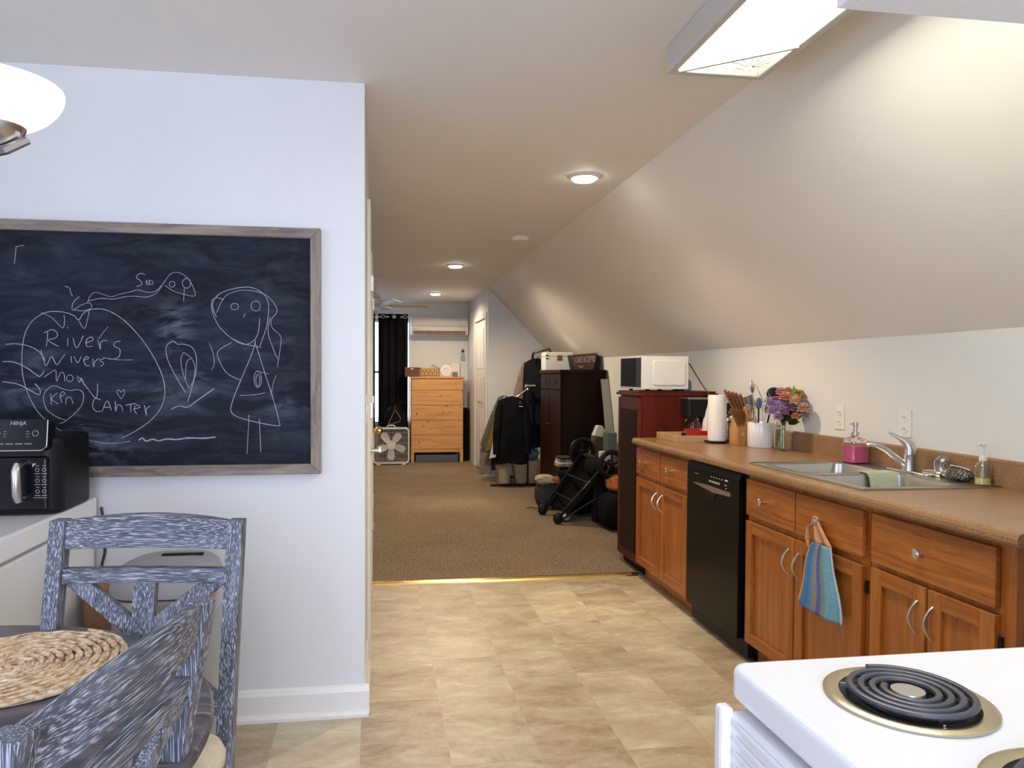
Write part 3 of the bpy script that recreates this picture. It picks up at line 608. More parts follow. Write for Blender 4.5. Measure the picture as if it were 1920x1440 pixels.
t = tag(MB().tube([(2.205, 2.655, zr + .014), (2.208, 2.62, .934), (2.21, 2.585, .931)], [.010, .013, .015], 12).cyl((2.2101, 2.584, .931), (2.2115, 2.565, .930), .0145).build('sprayer', M['chrome'], smooth=True), 'small chrome sprayer lying to the near side of the faucet', 'sprayer')
# sage cloth over the divider
def cloth_grid(fn, nu, nv, th):
    mb = MB(); G = [[mb.bm.verts.new(fn(i / nu, j / nv)) for j in range(nv + 1)] for i in range(nu + 1)]
    uvl = mb.bm.loops.layers.uv.new('UVMap')
    for i in range(nu):
        for j in range(nv):
            f = mb.bm.faces.new([G[i][j], G[i + 1][j], G[i + 1][j + 1], G[i][j + 1]])
            for l_, (a, b) in zip(f.loops, [(i, j), (i + 1, j), (i + 1, j + 1), (i, j + 1)]): l_[uvl].uv = (a / nu, b / nv)
    return mb
def solid(o, th):
    m = o.modifiers.new('thick', 'SOLIDIFY'); m.thickness = th; m.offset = 0; return o
def dishcloth(u, v):
    x = 1.985 + .150 * u + .004 * math.sin(9 * v)
    path = [(2.772, .865), (2.766, .905), (2.758, .9235), (2.73, .9255), (2.700, .9235), (2.690, .905), (2.684, .855), (2.678, .800)]
    k = v * 7; i = min(int(k), 6); f = k - i
    y = path[i][0] * (1 - f) + path[i + 1][0] * f; z = path[i][1] * (1 - f) + path[i + 1][1] * f
    return (x, y + (.002 * math.sin(14 * u) - .002 if v > .6 else 0), z + .0015 * math.sin(11 * u))
o = solid(cloth_grid(dishcloth, 14, 28, .005).build('dish_cloth', M['sage'], smooth=True), .005)
tag(o, 'folded sage green dish cloth draped over the sink divider', 'dish cloth')

# things on the worktop, far end first
t = thing('wooden_tray', 'pale wooden serving tray at the far end of the worktop', 'tray', (1.97, 4.30, .9145))
MB().box(1.79, 2.10, 4.14, 4.46, .9148, .923).build('base', M['pineplain'], t)
MB().box(1.785, 1.797, 4.135, 4.465, .9148, .956).box(2.095, 2.107, 4.135, 4.465, .9148, .956).box(1.797, 2.095, 4.135, 4.147, .9148, .956).box(1.797, 2.095, 4.453, 4.465, .9148, .956).build('sides', M['pineplain'], t, bevel=.002)
tag(MB().lathe([(.03, .924), (.072, .93), (.098, .978), (.102, .984), (.097, .984), (.068, .936), (.02, .930)], (1.985, 4.255, 0), 28).build('bowl', M['red'], smooth=True), 'shallow red plastic bowl sitting in the wooden tray', 'bowl')
t = thing('coffee_maker', 'black drip coffee maker with glass pot standing beside the dark cabinet', 'coffee maker', (2.02, 4.41, .9235))
MB().box(1.945, 2.10, 4.325, 4.450, .9235, .95).build('base', M['black'], t, bevel=.006)
MB().box(2.06, 2.10, 4.325, 4.450, .95, 1.06).build('tower', M['black'], t, bevel=.004)
MB().prism(rr(.165, .125, .02), 1.055, 1.170, 'Z', m=Matrix.Translation((2.02, 4.388, 0))).build('brew_head', M['black'], t, bevel=.006)
MB().box(1.935, 2.105, 4.322, 4.454, 1.170, 1.178).build('lid', M['nickel'], t)
MB().lathe([(.03, .952), (.052, .96), (.056, .99), (.045, 1.03), (.038, 1.045)], (1.995, 4.385, 0), 22).build('glass_pot', M['glass'], t, smooth=True)
t = thing('cleaner_bottle', 'white bottle with blue label half hidden behind the paper towels', 'bottle', (2.115, 4.33, .9148))
MB().loops([rrY(2.06 - .02 + a, 2.15 - a, 4.30, 4.36, .02, z) for a, z in [(0, .962), (0, 1.02), (.014, 1.09), (.03, 1.15), (.036, 1.185)]]).build('body', M['ceramic'], t, smooth=True)
MB().box(2.062, 2.10, 4.296, 4.2995, .975, 1.04).build('label_patch', M['bluegrey'], t)
tag(MB().lathe([(.02, .9148), (.05, .9148), (.05, .9625), (.02, .9625)], (2.16, 4.40, 0), 20).build('storage_jar', M['darkmetal'], smooth=True), 'small dark jar between the coffee maker and the wall', 'jar')
t = thing('bread_box', 'white square-sided bin with black lines behind the paper towel holder', 'bin', (2.19, 4.23, .9148))
MB().box(2.13, 2.25, 4.19, 4.32, .9148, 1.03).prism([(2.13, 1.03), (2.25, 1.03), (2.225, 1.075), (2.175, 1.075)], 4.19, 4.32, 'Y').build('body', M['ceramic'], t, bevel=.003)
MB().box(2.129, 2.251, 4.187, 4.1905, .972, .976).box(2.129, 2.251, 4.187, 4.1905, 1.034, 1.040).build('stripe', M['black'], t)
t = thing('kitchen_scale', 'black object with a blue face standing on the white bin', 'kitchen gadget', (2.19, 4.25, 1.077))
MB().box(2.135, 2.225, 4.22, 4.27, 1.077, 1.15).build('body', M['black'], t, bevel=.004)
MB().box(2.15, 2.215, 4.217, 4.2205, 1.082, 1.102).build('screen', M['bluegrey'], t)
# paper towels
t = thing('paper_towel_holder', 'dark wire paper towel holder with a side arm', 'paper towel holder', (2.03, 4.12, .9148))
px, py = 2.03, 4.12
mb = MB(); mb.tube([(px + .075 * math.cos(a), py + .075 * math.sin(a), .928) for a in [R(q) for q in range(0, 360, 15)]], .003, 6, closed=True)
mb.lathe([(.01, .922), (.076, .922), (.076, .9255), (.01, .9255)], (px, py, 0), 28)
for q in (45, 165, 285): mb.tube([(px + .07 * math.cos(R(q)), py + .07 * math.sin(R(q)), .926), (px + .082 * math.cos(R(q)), py + .082 * math.sin(R(q)), .9175)], [.004, .005], 8)
mb.build('base', M['darkmetal'], t, smooth=True)
MB().tube([(px + .075, py, .928), (px + .075, py - .005, 1.06), (px + .068, py - .004, 1.075), (px + .055, py, 1.07)], .003, 6).build('side_arm', M['darkmetal'], t, smooth=True)
MB().tube([(px, py, .925), (px, py, 1.213)], .004, 8).build('centre_post', M['darkmetal'], t)
tag(MB().lathe([(.0045, .9285), (.053, .9285), (.0545, .94), (.0545, 1.195), (.053, 1.2025), (.020, 1.2025), (.020, 1.17), (.0045, 1.17)], (px, py, 0), 32).build('paper_towel_roll', M['paper'], smooth=True), 'roll of white paper towels upright on its wire holder', 'paper towel roll')
# knife block
t = thing('knife_block', 'honey wood knife block with two tiers of knives beside white crock', 'knife block', (2.12, 3.95, .9148))
MB().prism([(2.062, .9148), (2.172, .9148), (2.172, 1.115), (2.125, 1.140), (2.108, 1.030), (2.062, 1.022)], 3.93, 4.03, 'Y').build('block', M['block'], t, bevel=.002)
MB().box(2.085, 2.103, 3.926, 3.9305, .972, .990).build('badge', M['nickel'], t)
def knife(base, tip, r, i, lab):
    b, e = Vector(base), Vector(tip); dd_ = (e - b)
    t2 = thing('kitchen_knife', lab, 'knife', base, group='knives in the wooden block')
    pts = [b + dd_ * q for q in (0, .12, .5, .85, 1)]
    MB().tube(pts, [r * .9, r, r * .92, r * 1.08, r * .8], 8, flat=.62).build('handle', M['handlewood'], t2, smooth=True)
    MB().tube([b - dd_ * .10, b], [r * .5, r * .9], 8, flat=.6).build('bolster', M['nickel'], t2, smooth=True)
for i in range(6):
    knife((2.066 + .013 * i * 1.25, 3.928 + .004 * i, 1.030 + .0018 * i), (2.012 + .0165 * i, 3.922 + .004 * i, 1.128 - .001 * i), .0086, i, 'steak knife in the lower tier of the block, with wooden handle')
for i in range(5):
    knife((2.073 + .0185 * i, 3.985 + .012, 1.118 - .0 * i), (2.010 + .024 * i, 3.99, 1.236 - .006 * i), .0118, i, 'large knife in the upper tier of the block, with wooden handle')
MB().prism([(2.070, 1.02), (2.172, 1.02), (2.172, 1.115), (2.085, 1.118)], 3.965, 4.03, 'Y').build('upper_tier', M['block'], t, bevel=.002)
# crock and utensils
cx, cy = 2.163, 3.845; cx -= .004
tag(MB().lathe([(.04, .9148), (.068, .9148), (.0735, .922), (.0735, 1.052), (.0715, 1.0565), (.0685, 1.052), (.0685, .93), (.04, .925)], (cx, cy, 0), 40).build('utensil_crock', M['ceramic'], smooth=True), 'white cylindrical crock full of cooking utensils', 'utensil crock')
def utensil(name, lab, cat, foot, top, r, mt, head=None):
    t2 = thing(name, lab, cat, foot, group='utensils in the white crock')
    f_, t_ = Vector(foot), Vector(top)
    MB().tube([f_, f_ + (t_ - f_) * .5, t_], r, 8).build('handle', mt, t2, smooth=True)
    d_ = (t_ - f_).normalized(); x_ = Vector((0, 1, 0)).cross(d_).normalized()
    m = MX(t_, x_, d_)
    if head: head(m, t2)
def h_spat(m, t2): MB().prism([(-.012, 0), (.012, 0), (.030, .03), (.030, .085), (-.030, .085), (-.030, .03)], -.001, .001, 'Z', m=m).build('blade', M['nickel'], t2)
def h_spoon(mt):
    def f(m, t2): MB().ell((0, .032, 0), .020, .034, .006, 16, 8, m=m).build('spoon_head', mt, t2, smooth=True)
    return f
def h_whisk(m, t2):
    mb = MB()
    for k in range(6):
        a = math.pi * k / 6
        mb.tube([(.026 * math.sin(math.pi * q / 12) * math.cos(a) * (1 if 1 else 0) if q <= 12 else 0, .085 * (1 - math.cos(math.pi * q / 12)) / 2 * 1.0, .026 * math.sin(math.pi * q / 12) * math.sin(a)) for q in range(13)], .0009, 5, m=m)
        mb.tube([(-.026 * math.sin(math.pi * q / 12) * math.cos(a), .085 * (1 - math.cos(math.pi * q / 12)) / 2, -.026 * math.sin(math.pi * q / 12) * math.sin(a)) for q in range(13)], .0009, 5, m=m)
    mb.build('wires', M['chrome'], t2, smooth=True)
utensil('serving_spoon', 'tall steel serving spoon, highest thing in the white crock', 'utensil', (cx - .02, cy, .935), (cx - .058, cy - .01, 1.225), .0035, M['nickel'], lambda m, t2: MB().ell((0, .034, 0), .017, .036, .006, 16, 8, m=m).build('spoon_head', M['nickel'], t2, smooth=True))
utensil('whisk', 'wire whisk leaning left out of the crock over the knives', 'utensil', (cx + .01, cy - .02, .94), (cx - .075, cy - .045, 1.085), .004, M['nickel'], h_whisk)
utensil('spatula', 'slotted steel spatula leaning left out of the white crock', 'utensil', (cx + .03, cy + .01, .94), (cx - .040, cy + .02, 1.125), .0035, M['nickel'], h_spat)
utensil('cooking_spoon', 'dark grey nylon spoon standing in the middle of the crock', 'utensil', (cx - .02, cy - .01, .94), (cx - .024, cy - .015, 1.13), .0045, M['black'], h_spoon(M['bluegrey']))
utensil('cooking_spoon', 'steel handled spoon behind the flowers, in the crock', 'utensil', (cx + .0, cy - .03, .94), (cx + .012, cy - .035, 1.11), .004, M['nickel'], h_spoon(M['nickel']))
utensil('ladle', 'black ladle whose round bowl shows above the flowers', 'utensil', (cx + .03, cy + .03, .94), (cx + .088, cy + .03, 1.185), .0045, M['black'], lambda m, t2: MB().ell((0, .03, 0), .045, .040, .028, 18, 10, m=m).build('ladle_bowl', M['black'], t2, smooth=True))
MBt = thing('tongs', 'thin steel tongs loop standing behind the tall spoon', 'utensil', (cx, cy, .94), group='utensils in the white crock')
MB().tube([(cx - .02, cy + .03, .94), (cx - .045, cy + .03, 1.22), (cx - .035, cy + .03, 1.27), (cx - .015, cy + .03, 1.265), (cx + .02, cy + .03, 1.19), (cx + .035, cy + .03, 1.0)], .0022, 6).build('wire_loop', M['nickel'], MBt, smooth=True)
# vase of flowers
vx, vy = 2.182, 3.655
t = thing('glass_vase', 'clear glass jar vase of water beside the white crock', 'vase', (vx, vy, .9148))
MB().lathe([(.01, .9148), (.043, .9148), (.047, .922), (.048, 1.02), (.045, 1.045), (.040, 1.055), (.043, 1.068), (.040, 1.068), (.037, 1.055), (.042, 1.04), (.045, 1.02), (.044, .925), (.01, .922)], (vx, vy, 0), 32).build('jar', M['glass'], t, smooth=True)
t = thing('flower_bouquet', 'bouquet of lilac, peach and coral flowers in the glass vase', 'bouquet', (vx, vy, .925))
rnd = random.Random(11)
for k in range(11):
    a = rnd.uniform(0, 6.28); r_ = rnd.uniform(.015, .034)
    MB().tube([(vx - r_ * math.cos(a), vy - r_ * math.sin(a), .928), (vx + .008 * math.cos(a + 1), vy + .008 * math.sin(a + 1), 1.03), (vx + r_ * .9 * math.cos(a), vy + r_ * .9 * math.sin(a), 1.11)], .0028, 6).build('stem', M['stem'], t, smooth=True)
def bloom(c, r_, mt, n=16, name='bloom', fluffy=False):
    mb = MB()
    lay = [(n, 1.0, -.35), (n, 1.0, .15), (n - 3, .85, .55), (n - 6, .7, .95), (5, .5, 1.3)]
    for cnt, rad, lift in lay:
        for k in range(max(cnt, 3)):
            a = 2 * math.pi * k / max(cnt, 3) + rnd.uniform(-.2, .2); el = lift + rnd.uniform(-.12, .12)
            dx, dy, dz = math.cos(a) * math.cos(el), math.sin(a) * math.cos(el), math.sin(el)
            d_ = Vector((dx, dy, dz)); base = Vector(c); s_ = Vector((-math.sin(a), math.cos(a), 0)); L_ = r_ * (1.0 if not fluffy else 1.05) * (.85 + .15 * rad); wd = r_ * (.30 if not fluffy else .10)
            up = d_.cross(s_)
            P_ = [base + s_ * wd * .2, base + d_ * L_ * .45 + s_ * wd * .85, base + d_ * L_ * .75 + s_ * wd, base + d_ * L_ * .93 + s_ * wd * .65 - up * L_ * .05, base + d_ * L_ - up * L_ * .09, base + d_ * L_ * .93 - s_ * wd * .65 - up * L_ * .05, base + d_ * L_ * .75 - s_ * wd, base + d_ * L_ * .45 - s_ * wd * .85, base - s_ * wd * .2]
            vs = [mb.bm.verts.new(p) for p in P_]; mb.bm.faces.new(vs)
    mb.ell(c, r_ * .35, r_ * .35, r_ * .35, 8, 6)
    o = mb.build(name, mt, t); solid(o, .0012); return o
# flowers: facing the room; x offset, height above 1.0, toward the camera
BL = [(-.098, .175, -.03, .040, 'lilac', 1), (-.085, .130, -.05, .036, 'lilac', 1), (-.045, .210, -.075, .030, 'coral', 0), (-.060, .100, -.05, .028, 'lilac', 1), (-.018, .235, .0, .030, 'pinkP', 0),
      (.0, .190, -.10, .032, 'peach', 0), (.052, .225, -.02, .034, 'orangeP', 0), (.082, .205, -.03, .034, 'orangeP', 0), (.040, .150, -.115, .040, 'peach', 0), (.075, .175, -.06, .032, 'lilac', 1),
      (.005, .150, -.07, .030, 'mauve', 0), (.008, .108, -.10, .026, 'coral', 0), (.122, .112, -.06, .030, 'pinkP', 0), (-.035, .180, -.06, .030, 'mauve', 0), (.070, .130, -.07, .028, 'lilac', 1), (.025, .240, -.0, .026, 'orangeP', 0), (-.005, .215, -.05, .026, 'peach', 0), (.095, .165, -.04, .026, 'mauve', 1),
      (-.07, .16, -.06, .034, 'lilac', 1), (-.04, .13, -.07, .030, 'mauve', 1), (.03, .20, -.06, .030, 'peach', 0), (-.02, .20, -.05, .028, 'peach', 0), (.09, .225, -.01, .026, 'orangeP', 0), (-.06, .19, -.02, .028, 'mauve', 1), (.0, .17, -.03, .034, 'petalfill', 0)]
for (dx, dz, dy, r_, mt, fl) in BL:
    bloom((vx - .006 + dx * 1.0, vy - .01 + dy, .998 + dz), r_ * .95, M[mt], 22 if fl else 14, fluffy=bool(fl))
def leaf(p, q, w_, mt):
    p, q = Vector(p), Vector(q); d_ = q - p; s_ = d_.cross(Vector((0, 1, 0))).normalized() * w_
    mb = MB(); vs = [mb.bm.verts.new(v) for v in (p, p + d_ * .35 + s_, p + d_ * .7 + s_ * .7, q, p + d_ * .7 - s_ * .7, p + d_ * .35 - s_)]; mb.bm.faces.new(vs)
    solid(mb.build('leaf', mt, t), .001)
for a_ in [((.0, -.08, 1.17), (.012, -.08, 1.272), .013), ((.07, -.06, 1.16), (.145, -.06, 1.222), .009), ((.09, -.06, 1.14), (.15, -.05, 1.16), .010), ((.03, -.09, 1.16), (.05, -.09, 1.24), .009), ((.06, -.02, 1.18), (.122, -.02, 1.195), .005), ((.05, -.03, 1.12), (.12, -.03, 1.135), .010), ((-.05, 0, 1.15), (-.10, -.01, 1.235), .010)]:
    leaf((vx + a_[0][0], vy + a_[0][1], a_[0][2]), (vx + a_[1][0], vy + a_[1][1], a_[1][2]), a_[2], M['green'])
for k in range(30):
    a = rnd.uniform(0, 6.28); r_ = rnd.uniform(.03, .085)
    leaf((vx + .01 * math.cos(a), vy - .03 + .01 * math.sin(a), 1.075), (vx + r_ * math.cos(a) * .9, vy - .07 + r_ * math.sin(a) * .5, rnd.uniform(1.06, 1.19)), .016, M['darkgreen'])
# soap bottles
t = thing('soap_dispenser', 'square glass pump bottle of bright pink soap behind the sink', 'soap dispenser', (2.195, 3.06, .9148))
sx, sy = 2.190, 3.065
def sq(w_, z, r_=.014): return rrY(sx - w_ / 2, sx + w_ / 2, sy - w_ / 2, sy + w_ / 2, r_, z)
MB().loops([sq(.080, .9188), (sq(.088, .9225)), sq(.088, 1.012, .018), sq(.078, 1.030, .024), sq(.040, 1.040, .018), sq(.030, 1.048, .0149), sq(.024, 1.048, .0119), sq(.034, 1.038, .0168), sq(.070, 1.028, .022), sq(.083, 1.011, .016), sq(.083, .9225), sq(.076, .9215)], cap=True).build('bottle', M['glass'], t, smooth=True)
MB().loops([sq(.076, .9235), sq(.082, .926), sq(.082, .998, .016)]).build('soap', M['pinkliq'], t, smooth=True)
MB().lathe([(.017, 1.046), (.017, 1.060), (.009, 1.063), (.009, 1.090), (.012, 1.092), (.012, 1.108), (.004, 1.109)], (sx, sy, 0), 20).tube([(sx, sy, 1.100), (sx - .020, sy - .004, 1.102), (sx - .032, sy - .006, 1.098)], [.004, .0035, .003], 8).build('pump', M['nickel'], t, smooth=True)
sx, sy = 2.222, 2.385
t = thing('lotion_bottle', 'clear round pump bottle with a little yellow soap, nearest the wall end', 'soap dispenser', (sx, sy, .9190))
MB().lathe([(.01, .9190), (.026, .9190), (.0275, .923), (.0275, .985), (.022, .998), (.013, 1.006), (.012, 1.012), (.010, 1.012), (.011, 1.005), (.020, .996), (.0255, .984), (.0255, .924), (.01, .921)], (sx, sy, 0), 24).build('bottle', M['glass'], t, smooth=True)
MB().lathe([(.005, .9215), (.0245, .9225), (.0245, .945), (.005, .945)], (sx, sy, 0), 24).build('soap', M['yelliq'], t, smooth=True)
MB().lathe([(.0135, 1.009), (.0135, 1.024), (.005, 1.027), (.005, 1.060), (.009, 1.062), (.009, 1.072), (.003, 1.074)], (sx, sy, 0), 16).tube([(sx, sy, 1.066), (sx - .022, sy - .004, 1.070), (sx - .034, sy - .006, 1.066)], [.004, .0035, .003], 8).tube([(sx, sy, 1.01), (sx, sy, .93)], .002, 6).build('pump', M['offwhite'], t, smooth=True)
t = tag(MB().ell((2.212, 2.482, .942), .030, .062, .0225, 26, 14, jit=.09, m=None).build('chainmail_scrubber', M['chain'], smooth=True), 'crumpled steel mesh scrubber lying at the back of the sink', 'scrubber')
m = MX((2.218, 2.575, .966), (.35, -1, .2), (0, .55, 1)) @ Matrix.Scale(1.4, 4)
t = tag(MB().loops([[m @ Vector((r_ * math.cos(2 * math.pi * k / 24), r_ * 1.25 * math.sin(2 * math.pi * k / 24), z)) for k in range(24)] for r_, z in [(.022, .0), (.0235, .0005), (.0225, -.006), (.016, -.015), (.006, -.019)]], cap=False).tube([m @ Vector((.022, 0, 0)), m @ Vector((.05, -.008, -.004)), m @ Vector((.07, -.018, -.006))], .003, 6).build('metal_scoop', M['steel'], smooth=True), 'small shiny metal scoop leaning against the steel mesh scrubber', 'scoop')
solid(t, .001)
# outlets
for (y0, y1, lab) in [(3.271, 3.346, 'cream wall outlet nearest the flowers'), (2.82, 2.896, 'cream wall outlet above the faucet')]:
    t = thing('wall_outlet', lab, 'outlet', (XW, (y0 + y1) / 2, 1.055), group='outlets above the worktop')
    MB().box(XW - .006, XW, y0, y1, 1.055, 1.173).build('cover_plate', M['outlet'], t, bevel=.002)
    for zz in (1.090, 1.138):
        s_ = MB().lathe([(.002, -.009), (.0155, -.009), (.0165, -.005)], (XW, (y0 + y1) / 2, zz), 20, axis='X').build('socket', M['outlet'], t, smooth=True)
        MB().box(XW - .0100, XW - .0088, (y0 + y1) / 2 - .007, (y0 + y1) / 2 - .005, zz - .002, zz + .006).box(XW - .0100, XW - .0088, (y0 + y1) / 2 + .005, (y0 + y1) / 2 + .007, zz - .002, zz + .006).build('slots', M['greybag'], s_)
t = thing('wall_outlet', 'cream wall outlet beyond the tall dark cabinet, beside the leaning board', 'outlet', (XW, 6.55, 1.0), group='outlets above the worktop')
MB().box(XW - .006, XW, 6.46, 6.54, 1.04, 1.16).build('cover_plate', M['offwhite'], t, bevel=.002)
# hand towel on the knob
t = thing('hand_towel', 'small blue striped hand towel with peach top hanging from a knob', 'hand towel', (1.64, 2.50, .43))
def tw(u, v):
    wT, wB = .105, .255; w_ = wT + (wB - wT) * v ** .8
    y = 2.478 + .012 * v + (.5 - u) * w_ + .008 * math.sin(6 * v)
    x = 1.640 - .010 * math.sin(u * 3.1 * math.pi + .5) * (.35 + .65 * v) - .012 * (1 - v) * 0
    z = .690 - .262 * v - .010 * math.sin(u * 5) * v + (.02 * (1 - abs(2 * u - 1)) * (1 - v)) * 0 + (-.012 * u * v) + .018 * v * (1 - u) * 0 + .02 * math.exp(-u * 5) * v
    return (min(x, 1.652), y, z)
o = solid(cloth_grid(tw, 30, 26, .004).build('terry_panel', M['stripes'], t, smooth=True), .006)
def loop(u, v):
    w_ = .030 + .080 * (1 - v) ** 1.3; y = 2.478 + .050 * v + (.5 - u) * w_; z = .690 + .090 * v
    x = 1.646 - .006 * math.sin(u * 3 * math.pi) - .0 * v
    return (x, y, z)
o = solid(cloth_grid(loop, 16, 14, .004).build('hanging_loop', M['peachcloth'], t, smooth=True), .005)
tag(o, 'peach crocheted hanging loop')
MB().tube([(1.630, 2.52, .765), (1.628, 2.545, .745), (1.630, 2.552, .70), (1.634, 2.55, .665)], [.004, .009, .012, .004], 8, flat=.5).tube([(1.638, 2.532, .775), (1.636, 2.528, .785), (1.636, 2.51, .788), (1.638, 2.50, .780)], .005, 6).build('loose_strap', M['peachcloth'], t, smooth=True)

# tall dark cabinet with microwave
t = thing('tall_cabinet', 'tall dark cherry cabinet at the end of the worktop', 'cabinet', (1.95, 4.73, 0))
cx0, cx1, cy0, cy1, ct = 1.688, 2.215, 4.515, 4.935, 1.215
MB().box(cx0 + .02, cx1, cy0, cy1, .06, ct - .03).build('carcass', M['cherry'], t)
MB().box(cx0 + .045, cx1, cy0 + .01, cy1 - .01, .012, .06).build('plinth', M['espresso'], t)
MB().box(cx0 - .012, cx1 + .004, cy0 - .006, cy1 + .012, ct - .03, ct - .012).box(cx0 + .0, cx1, cy0, cy1, ct - .012, ct).build('crown', M['cherry'], t, bevel=.004)
d = MB().box(cx0, cx0 + .02, cy0 + .004, cy1 - .004, .075, ct - .045).build('door', M['cherry'], t, bevel=.003)
MB().box(cx0 - .006, cx0, cy0 + .06, cy1 - .06, .14, ct - .12).build('door_panel', M['espresso'], d, bevel=.005)  # darker wood than the cherry: shade on the front put into the colour
t = thing('microwave', 'white microwave with black glass door on the tall dark cabinet', 'microwave', (1.87, 4.66, ct))
mx0, mx1, my0, my1, mz0, mz1 = 1.700, 2.022, 4.515, 4.925, 1.229, 1.445
MB().box(mx0 + .02, mx1, my0, my1, mz0, mz1).build('casing', M['mwwhite'], t, bevel=.004)
MB().prism([(1.888 + a, 1.336 + b) for a, b in rr(.225, .165, .02)], my0 - .007, my0 + .004, 'Y').build('embossed_side', M['mwwhite'], t, bevel=.006, seg=3)
d = MB().box(mx0, mx0 + .02, my0 + .002, my1 - .002, mz0, mz1).build('front', M['mwwhite'], t, bevel=.003)
MB().box(mx0 - .003, mx0, my0 + .10, my1 - .012, mz0 + .014, mz1 - .010).build('door_glass', M['mwglass'], d)
MB().box(mx0 - .003, mx0, my0 + .008, my0 + .095, mz0 + .014, mz1 - .010).build('control_panel', M['mwstrip'], d)
for (a, b) in ((mx0 + .06, my0 + .05), (mx0 + .06, my1 - .05), (mx1 - .05, my0 + .05), (mx1 - .05, my1 - .05)):
    MB().lathe([(.012, ct), (.014, mz0)], (a, b, 0), 12).build('foot', M['black'], t)
tag(MB().tube([(2.024, 4.56, 1.42), (2.05, 4.555, 1.39), (2.10, 4.51, 1.28), (2.15, 4.49, 1.20), (2.19, 4.45, 1.13), (2.225, 4.40, 1.06), (2.24, 4.36, .99)], .0045, 6).build('power_cord', M['cord'], smooth=True), 'dark power cord running down from behind the microwave', 'cord')
tag(MB().prism([(2.03, ct), (2.075, ct), (2.085, ct + .02), (2.082, ct + .06), (2.06, ct + .085), (2.035, ct + .09)], 4.60, 4.80, 'Y').build('storage_tub', M['bluegrey'], bevel=.004), 'blue-grey tub peeking out behind the microwave', 'tub')

# ---------------------------------------------------------------- stove and the cupboard over it
t = thing('electric_stove', 'white electric coil stove in the right foreground', 'stove', (.80, .56, 0))
sx0, sx1, sy0, sy1 = .486, 1.155, .18, .945
MB().box(.525, 1.13, .19, .935, .10, .872).build('body', M['white'], t, bevel=.004)
MB().box(.56, 1.12, .20, .925, 0, .10).build('toe_base', M['black'], t)
top = MB().prism([(px + (sx0 + sx1) / 2, py + (sy0 + sy1) / 2) for px, py in rr(sx1 - sx0, sy1 - sy0, .022)], .872, .920, 'Z').build('cooktop', M['white'], t, bevel=.010, seg=4)
dd = MB().box(.478, .525, .20, .925, .25, .862).build('oven_door', M['white'], t, bevel=.006)
for k in range(6): MB().box(.4735, .4785, .22, .905, .846 - k * .020, .855 - k * .020).build('vent_rib', M['white'], dd, bevel=.003)
MB().box(.462, .482, .915, .938, .765, .868).build('handle_bracket', M['white'], dd, bevel=.006)
MB().box(.455, .470, .25, .90, .660, .690).box(.470, .480, .26, .28, .665, .685).box(.470, .480, .87, .89, .665, .685).build('door_handle', M['white'], dd, bevel=.005)
MB().box(.485, .525, .20, .925, .105, .24).build('drawer', M['white'], t, bevel=.005)
MB().box(1.075, 1.15, .19, .935, .918, 1.09).build('back_panel', M['white'], t, bevel=.006)
for k in range(4): MB().lathe([(.022, 0), (.024, -.012), (.018, -.022), (.004, -.023)], (1.075, .32 + k * .16, 1.02), 18, axis='X').build('control_knob', M['black'], t, smooth=True)
def burner(x, y, r_, turns):
    b = MB().lathe([(r_ + .001, .9205), (r_ + .002, .9235), (r_ - .004, .9260), (r_ - .016, .9238), (r_ - .0165, .922)], (x, y, 0), 48, cap=False).build('drip_pan', M['brasspan'], t, smooth=True)
    MB().lathe([(r_ - .0155, .9232), (r_ - .020, .9212), (r_ - .04, .9203), (.001, .9203)], (x, y, 0), 48, cap=False).build('drip_bowl', M['black'], b, smooth=True)
    pts = []; N = int(turns * 30)
    for k in range(N + 1):
        a = 2 * math.pi * k / 30 + 2.2; rad = .026 + (r_ - .018 - .026) * k / N
        pts.append((x + rad * math.cos(a), y + rad * math.sin(a), .9315))
    MB().tube(pts, .0047, 8, flat=.85).build('coil', M['coil'], b, smooth=True)
    MB().lathe([(.001, .9335), (.019, .9335), (.020, .930), (.001, .929)], (x, y, 0), 24).build('centre_cap', M['nickel'], b, smooth=True)
    mb = MB()
    for q in (20, 140, 260): mb.box(.015, r_ - .018, -.0015, .0015, .918, .926, m=Matrix.Translation((x, y, 0)) @ Matrix.Rotation(R(q), 4, 'Z'))
    mb.build('coil_support', M['nickel'], b)
M['brasspan'] = plain('chrome_drip_pan', (.66, .60, .42), .22, metal=1)
burner(.648, .800, .093, 3.9); burner(.680, .556, .117, 4.9); burner(.985, .80, .080, 3.4); burner(.985, .50, .080, 3.4)
t = thing('wall_cupboard', 'pale wall cupboard over the stove, only its underside corner showing', 'cupboard', (.89, .56, 1.83))
MB().box(.655, 1.138, .19, .948, 1.834, ZC - .002).build('carcass', M['trim'], t, bevel=.002)
MB().box(.636, .655, .192, .565, 1.834, ZC - .02).build('door', M['trim'], t, bevel=.002); MB().box(.636, .655, .570, .948, 1.834, ZC - .02).build('door', M['trim'], t, bevel=.002)

